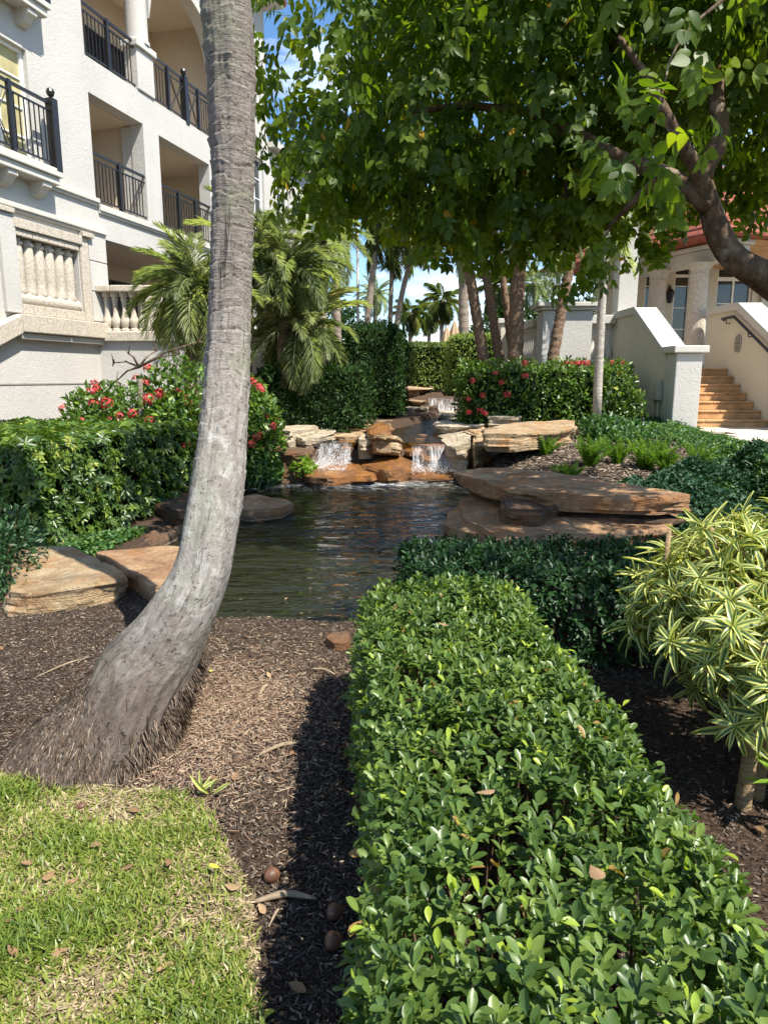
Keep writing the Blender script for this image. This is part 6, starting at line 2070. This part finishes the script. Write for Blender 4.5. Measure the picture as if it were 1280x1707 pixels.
cover('juniper', 'dark low juniper patch behind the broad brown slab', G([(985, 800), (1060, 785), (1120, 800), (1050, 815)], 0.35), 1200, 0.06, MAT['juniper'], 0.16)
cover('ground_cover', 'weedy green growth below the variegated hedge', [(-3.4, 5.9), (-2.6, 6.1), (-2.5, 7.2), (-3.0, 6.7)], 500, 0.06, MAT['cover'], 0.12)

# ------------------------------------------------------------------ lawn and mulch
LAWN = np.array([at_z(x, y, 0)[:2] for x, y in ((-560, 1275), (-60, 1285), (120, 1300), (250, 1315), (335, 1335), (362, 1375), (385, 1430), (420, 1500), (428, 1570), (425, 1640), (445, 1760), (430, 1900), (-800, 1900), (-700, 1500))])
m, nt, b, o_ = new_mat('lawn_soil')
a = n_noise(nt, n_pos(nt), 55, 6, 0.75, 1.0)
nt.links.new(n_ramp(nt, a, [(0.3, (0.05, 0.04, 0.02)), (0.5, (0.2, 0.16, 0.08)), (0.7, (0.28, 0.23, 0.13))]), b.inputs['Base Color'])
b.inputs['Roughness'].default_value = 0.95
n_bump(nt, b, a, 0.8, 0.02)
gxs, gys = np.arange(-3.3, 0.1, 0.05), np.arange(0.9, 3.0, 0.05)
AX, AY = np.meshgrid(gxs, gys)
ins = poly_sd(LAWN, AX, AY) < 0.02
AZ = ground(AX, AY) + np.array([[mnoise.noise(Vector((x * 5, y * 5, 0))) * 0.014 + mnoise.noise(Vector((x * 16, y * 16, 3))) * 0.008 for x, y in zip(r1, r2)] for r1, r2 in zip(AX, AY)]) + 0.007
ii = np.arange(AX.size).reshape(AX.shape)
Fq = np.stack([ii[:-1, :-1], ii[:-1, 1:], ii[1:, 1:], ii[1:, :-1]], -1)
ok = ins[:-1, :-1] & ins[1:, 1:] & ins[:-1, 1:] & ins[1:, :-1]
tag(put('lawn', np.stack([AX, AY, AZ], -1).reshape(-1, 3), Fq[ok], m, loc=(-1, 2, 0), smooth=True), 'sunny lawn patch at the mulch edge', kind='structure')
MAT['blade'] = leaf_mat('grass_blade', [(0.0, (0.07, 0.13, 0.02)), (0.38, (0.16, 0.225, 0.035)), (0.66, (0.26, 0.31, 0.06)), (0.82, (0.38, 0.36, 0.13)), (1.0, (0.42, 0.33, 0.19))], 0.35, 0.4, 0.35)
MAT['straw'] = ramp_mat('dry_straw', [(0.0, (0.10, 0.075, 0.04)), (0.6, (0.27, 0.21, 0.12)), (1.0, (0.44, 0.36, 0.22))], 0.8)


def in_lawn(n, lo=(-3.1, 1.0), hi=(0.0, 2.7)):
    X, Y = rng.uniform(lo[0], hi[0], n), rng.uniform(lo[1], hi[1], n)
    return X, Y, poly_sd(LAWN, X, Y)


def gz(X, Y):
    return ground(X, Y) + np.array([mnoise.noise(Vector((x * 5, y * 5, 0))) * 0.014 for x, y in zip(X, Y)])


bare = np.array(at_z(335, 1530, 0)[:2])
X, Y, d = in_lawn(125000)
patch = np.array([mnoise.noise(Vector((x * 3.2, y * 3.2, 8))) for x, y in zip(X, Y)])
dens = np.clip(0.85 + 1.3 * patch, 0.3, 1) * (1 - 0.85 * np.exp(-((X - bare[0]) ** 2 + (Y - bare[1]) ** 2) / 0.022)) * np.clip(-d / 0.05 + 0.35 * rng.uniform(0, 1, len(d)), 0, 1)
k = (rng.uniform(0, 1, len(X)) < dens) & (d < 0.03)
X, Y, d, patch = X[k], Y[k], d[k], patch[k]
n = len(X)
an = rng.uniform(0, 2 * PI, n)
lay = rng.uniform(0.25, 1.5, n)
tip = unit(np.stack([np.cos(an) * lay, np.sin(an) * lay, np.full(n, 0.8)], 1))
nrm = unit(np.array([0, 0, 1.0]) + rand_dir(n) * 0.4)
GB = (np.array([[-.5, 0, 0], [.5, 0, 0], [-.5, .5, 0.07], [.5, .5, .07], [0, 1, -.10]]), np.array([[0, 1, 3], [0, 3, 2], [2, 3, 4]]))
Lh = rng.uniform(0.022, 0.056, n) * np.clip(0.9 + 0.6 * patch, 0.6, 1.3)
rn = np.clip(rng.beta(2, 2.2, n) * 0.85 + 0.12 - 0.35 * patch, 0, 0.999)
V, F, at = merge(GB, np.stack([X, Y, gz(X, Y) + 0.008], 1), basis(tip, nrm), np.stack([rng.uniform(0.0045, 0.0075, n), Lh, Lh], 1), rn)
tag(put('grass', V, F, MAT['blade'], attrs=at, smooth=True), 'bright green coarse lawn grass with dry patches', 'grass', kind='stuff')
CHIP = (np.array([[-.5, -.5, 0], [.5, -.5, 0], [.5, .5, 0], [-.5, .5, 0], [0, -.4, 1], [0.05, .42, .9]]), np.array([[0, 1, 4], [1, 2, 5], [1, 5, 4], [2, 3, 5], [3, 0, 4], [3, 4, 5]]))


def chips(name, label, X, Y, mat, wr, lr, hr, flat=0.35, lift=0.006, zf=gz, rn=None):
    n = len(X)
    an = rng.uniform(0, 2 * PI, n)
    tip = unit(np.stack([np.cos(an), np.sin(an), rng.normal(0, flat, n)], 1))
    R = basis(tip, np.array([0, 0, 1.0]) + rand_dir(n) * flat)
    s = np.stack([rng.uniform(*wr, n), rng.uniform(*lr, n), rng.uniform(*hr, n)], 1)
    V, F, at = merge(CHIP, np.stack([X, Y, zf(X, Y) + lift * rng.uniform(0, 1.5, n)], 1), R, s, rng.uniform(0, 1, n) if rn is None else rn)
    return tag(put(name, V, F, mat, attrs=at), label, None, kind='stuff')


X, Y, d = in_lawn(60000)
k = d < 0
chips('thatch', 'dry straw thatch between the grass blades', X[k], Y[k], MAT['straw'], (0.002, 0.005), (0.015, 0.06), (0.001, 0.004), 0.3, 0.012)
MAT['chip'] = ramp_mat('mulch_chip', [(0.0, (0.024, 0.018, 0.014)), (0.4, (0.08, 0.062, 0.048)), (0.7, (0.19, 0.15, 0.113)), (0.88, (0.33, 0.27, 0.2)), (1.0, (0.47, 0.39, 0.27))], 0.9, 0.12)
n = 100000
X = np.concatenate([rng.uniform(-3.3, 0.15, n), rng.uniform(0.6, 3.3, 30000)])
Y = np.concatenate([1.15 + 3.9 * rng.uniform(0, 1, n) ** 1.35, rng.uniform(1.0, 4.6, 30000)])
d = poly_sd(LAWN, X, Y)
dp = poly_sd(POND, X, Y)
k = (d > -0.03) & (dp > 0.05)
X, Y = X[k], Y[k]
# reddish fibre patch beside the trunk shows lighter
rn = rng.beta(1.4, 2.6, len(X))
fx = at_z(370, 1200, 0)
rn = np.clip(rn + 0.36 * np.exp(-((X - fx[0]) ** 2 / 0.10 + (Y - fx[1]) ** 2 / 0.35)), 0, 0.999)
chips('mulch_chips', 'shredded dark bark mulch around the palm', X, Y, MAT['chip'], (0.0018, 0.006), (0.007, 0.03), (0.0015, 0.005), 0.35, rn=rn)
n = 9000
X, Y = rng.normal(fx[0] - 0.05, 0.30, n), rng.normal(fx[1], 0.42, n)
k = (poly_sd(POND, X, Y) > 0.08) & (poly_sd(LAWN, X, Y) > 0.0) & (X < 0.0)
MAT['needle'] = ramp_mat('fallen_fibre', [(0.0, (0.10, 0.06, 0.042)), (0.6, (0.235, 0.155, 0.105)), (1.0, (0.42, 0.32, 0.22))], 0.9, 0.1)
chips('fallen_fibre', 'reddish fallen palm fibre on the mulch beside the trunk', X[k], Y[k], MAT['needle'], (0.0015, 0.004), (0.015, 0.05), (0.001, 0.003), 0.3, 0.012)
n = 9000
X, Y = rng.uniform(1.8, 5.4, n), rng.uniform(8.4, 12.6, n)
chips('mulch_chips', 'shredded mulch on the slope below the ferns', X, Y, MAT['chip'], (0.008, 0.025), (0.03, 0.10), (0.005, 0.015), 0.3, 0.01, zf=lambda a_, b_2: ground(a_, b_2) + 0.008, rn=rng.beta(1.8, 1.8, n))

# ------------------------------------------------------------------ small litter, each a thing of its own
DRY = [leaf_fine(0.55, 0.10, -0.16, 'ovate'), leaf_fine(0.5, 0.14, -0.1, 'lance'), leaf_fine(0.6, -0.08, 0.06, 'obovate')]


def litter(name, label, px, py, z, size, rn_, mat='dryleaf', cat='leaf', group=None, lift=0.012):
    p = at_z(px, py, z)
    if z == 0:
        p[2] = float(gz([p[0]], [p[1]])[0])
    p[2] += lift
    tm = random.choice(DRY)
    an_ = random.uniform(0, 2 * PI)
    R_ = basis(np.array([[math.cos(an_), math.sin(an_), random.uniform(-.1, .25)]]), np.array([[random.uniform(-.4, .4), random.uniform(-.4, .2), 1.0]]))
    V, F, at = merge(tm, p[None], R_, np.array([size]), np.array([rn_]))
    return tag(put(name, V, F, MAT[mat], attrs=at, smooth=True), label, cat, group)


for lb, px, py in (('dry leaf in the lawn just below the palm nut', 150, 1372), ('dry leaf on the lawn below the palm roots, towards the mulch', 232, 1362), ('dry leaf in the middle of the upper lawn', 152, 1420), ('dry leaf on the lawn, upper of the pair by its outer edge', 55, 1455),
                   ('dry leaf on the lawn in the middle row, outermost', 95, 1468), ('dry leaf on the lawn beside the middle row pair', 136, 1475), ('dry leaf low in the lawn near the outer edge', 48, 1530), ('largest reddish dry leaf in the lower lawn', 115, 1605),
                   ('dry leaf at the lower outer corner of the lawn', 30, 1615), ('tan dry leaf by the bare straw patch', 285, 1447), ('reddish leaf cut by the picture edge on the lawn', 4, 1555), ('dry leaf low in the lawn toward the mulch', 292, 1625), ('dry leaf on the lawn rim beside the mulch', 375, 1490), ('dry leaf standing in the lawn centre', 196, 1462)):
    litter('fallen_leaf', lb, px, py, 0, random.uniform(0.035, 0.055), random.uniform(0.1, 0.7), group='dry leaves on the lawn', lift=0.03)
for lb, px, py, rn_, sz in (('curled orange brown leaf on the mulch near the lawn corner', 392, 1308, 0.55, 0.055), ('dark red leaf on the mulch beside the lawn corner', 365, 1306, 0.2, 0.05), ('brown leaf in hedge shadow near the pale stick', 497, 1258, 0.3, 0.05),
                            ('brown leaf lying in the hedge shadow low on the path', 510, 1658, 0.4, 0.055), ('tan leaf on the mulch close to the nuts', 443, 1527, 0.7, 0.04), ('brown leaf beside the dracaena stems', 1258, 1382, 0.5, 0.06), ('brown leaf on dark mulch below the dracaena', 1045, 1200, 0.4, 0.06),
                            ('tan leaf on mulch beside the shore', 450, 1130, 0.8, 0.05), ('brown leaf on mulch left of the trunk base', 5, 1085, 0.3, 0.07), ('reddish leaf at the water edge', 415, 1068, 0.2, 0.05), ('orange leaf at the water edge under the ripple', 450, 1056, 0.45, 0.05)):
    litter('fallen_leaf', lb, px, py, 0, sz, rn_)
for lb, px, py, z in (('large dry leaf lodged on top of the sunlit hedge near the water', 730, 1045, 0.66), ('dry leaf caught mid way along the sunlit hedge top', 792, 1335, 0.66), ('dry leaf caught on the sunlit hedge closest to the lawn end', 982, 1457, 0.68)):
    litter('fallen_leaf', lb, px, py, z, 0.048, 0.62, lift=0.02)
for lb, px, py in (('floating leaf close to the palm trunk, farthest from shore', 398, 1000), ('floating leaf beside the palm trunk', 410, 1022), ('floating leaf drifting toward the near shore', 430, 1043), ('floating leaf in the near pond, third from the trunk', 452, 1030),
                   ('floating leaf in the near pond off the trunk', 475, 1000), ('floating leaf nearest the clipped hedge corner', 505, 1022), ('floating leaf between trunk and clipped hedge', 520, 980), ('floating leaf touching the near shore mulch', 395, 1042), ('floating leaf alone in the middle of the pond', 560, 940)):
    litter('floating_leaf', lb, px, py, WZ, random.uniform(0.025, 0.045), random.uniform(0.5, 1), group='leaves floating on the pond', lift=0.004)
MAT['yleaf'] = ramp_mat('yellow_leaf', [(0, (0.4, 0.42, 0.05)), (1, (0.55, 0.5, 0.08))], 0.5)
litter('fallen_leaf', 'yellow green leaf at the mulch edge of the bottom lawn', 455, 1685, 0, 0.045, 0.5, 'yleaf')
litter('fallen_leaf', 'yellow green leaf standing in the grass near the bare patch', 368, 1470, 0, 0.04, 0.2, 'yleaf', lift=0.05)
litter('fallen_leaf', 'yellow leaf on the mulch right of the trunk flare', 352, 1122, 0, 0.04, 0.7, 'yleaf')
# brown nuts
for lb, px, py, r in (('split brown palm nut on sunlit mulch', 453, 1468, 0.027), ('brown palm nut in the hedge shadow, dull', 558, 1525, 0.027), ('glossy brown palm nut nearest the hedge foot', 556, 1577, 0.028), ('brown nut lying in the grass by the trunk', 137, 1349, 0.018)):
    p = at_z(px, py, 0)
    p[2] = float(gz([p[0]], [p[1]])[0])
    V, F = [], []
    for i in range(9):
        th = PI * i / 8
        for j in range(16):
            a_ = 2 * PI * j / 16
            rr_ = r * math.sin(th) * (1 + 0.08 * math.cos(3 * a_))
            V.append((p[0] + rr_ * math.cos(a_), p[1] + rr_ * math.sin(a_), p[2] + r * 0.85 + r * math.cos(th) * 0.92))
    for i in range(8):
        for j in range(16):
            F.append((i * 16 + j, i * 16 + (j + 1) % 16, i * 16 + 16 + (j + 1) % 16, i * 16 + 16 + j))
    nut = tag(put('palm_nut', V, F, MAT['husk'], loc=tuple(p), attrs={'rnd': ('FACE', np.array([(0.9 if (j % 5 == 0) else 0.35) for i in range(8) for j in range(16)]))}, smooth=True), lb, 'nut')
# sticks and bark strips
MAT['stick'] = plain('pale_bark_strip', (0.27, 0.21, 0.14), 0.9, 0.1, 0.3, 25, bump=0.4)
for lb, (x0, y0), (x1, y1), r in (('pale curved bark strip on the mulch by the hedge', (432, 1258), (503, 1238), 0.011), ('pale flat bark strip beside the split nut', (425, 1503), (528, 1498), 0.012), ('thin pale stick on the mulch left of the trunk', (62, 1128), (150, 1095), 0.005),
                                  ('short pale stick near the shore', (430, 1162), (447, 1140), 0.01), ('thin twig on the mulch by the hedge foot', (520, 1115), (560, 1125), 0.008), ('thin tan twig in the lawn corner mulch', (448, 1545), (472, 1515), 0.004)):
    A_, B_ = at_z(x0, y0, 0.015), at_z(x1, y1, 0.015)
    M_ = (A_ + B_) / 2 + [0, 0.02, 0.006]
    P = mesh_path([(*A_, r * .6), (*M_, r), (*B_, r * .4)], 9)
    tag(MB().tube([p[:3] for p in P], [p[3] * random.uniform(.8, 1.2) for p in P], 6).build('bark_stick', MAT['stick'], smooth=True), lb, 'stick')
# fallen variegated sprig
sg = thing('fallen_sprig', tuple(at_z(345, 1330, 0.0)), 'wilted striped dracaena sprig standing in the lawn corner', 'sprig')
p0 = at_z(345, 1330, 0.0)
pos, R, scl = [], [], []
for q in range(7):
    an_ = q * 0.9 + 0.3
    tip = unit(np.array([math.cos(an_), math.sin(an_) * .6, 0.9]))
    pos.append(p0 + [0.01 * q - 0.03, 0, 0.02])
    R.append(basis(tip[None], np.array([[-.4, -.7, .5]]))[0])
    scl.append(random.uniform(0.07, 0.11))
scatter(sg, [leaf_strip(0.2, 6, 1.2, 0.05)], np.array(pos), np.array(R), np.array(scl), rng.uniform(.6, 1, 7), MAT['dracaena'], 'leaf', 7)
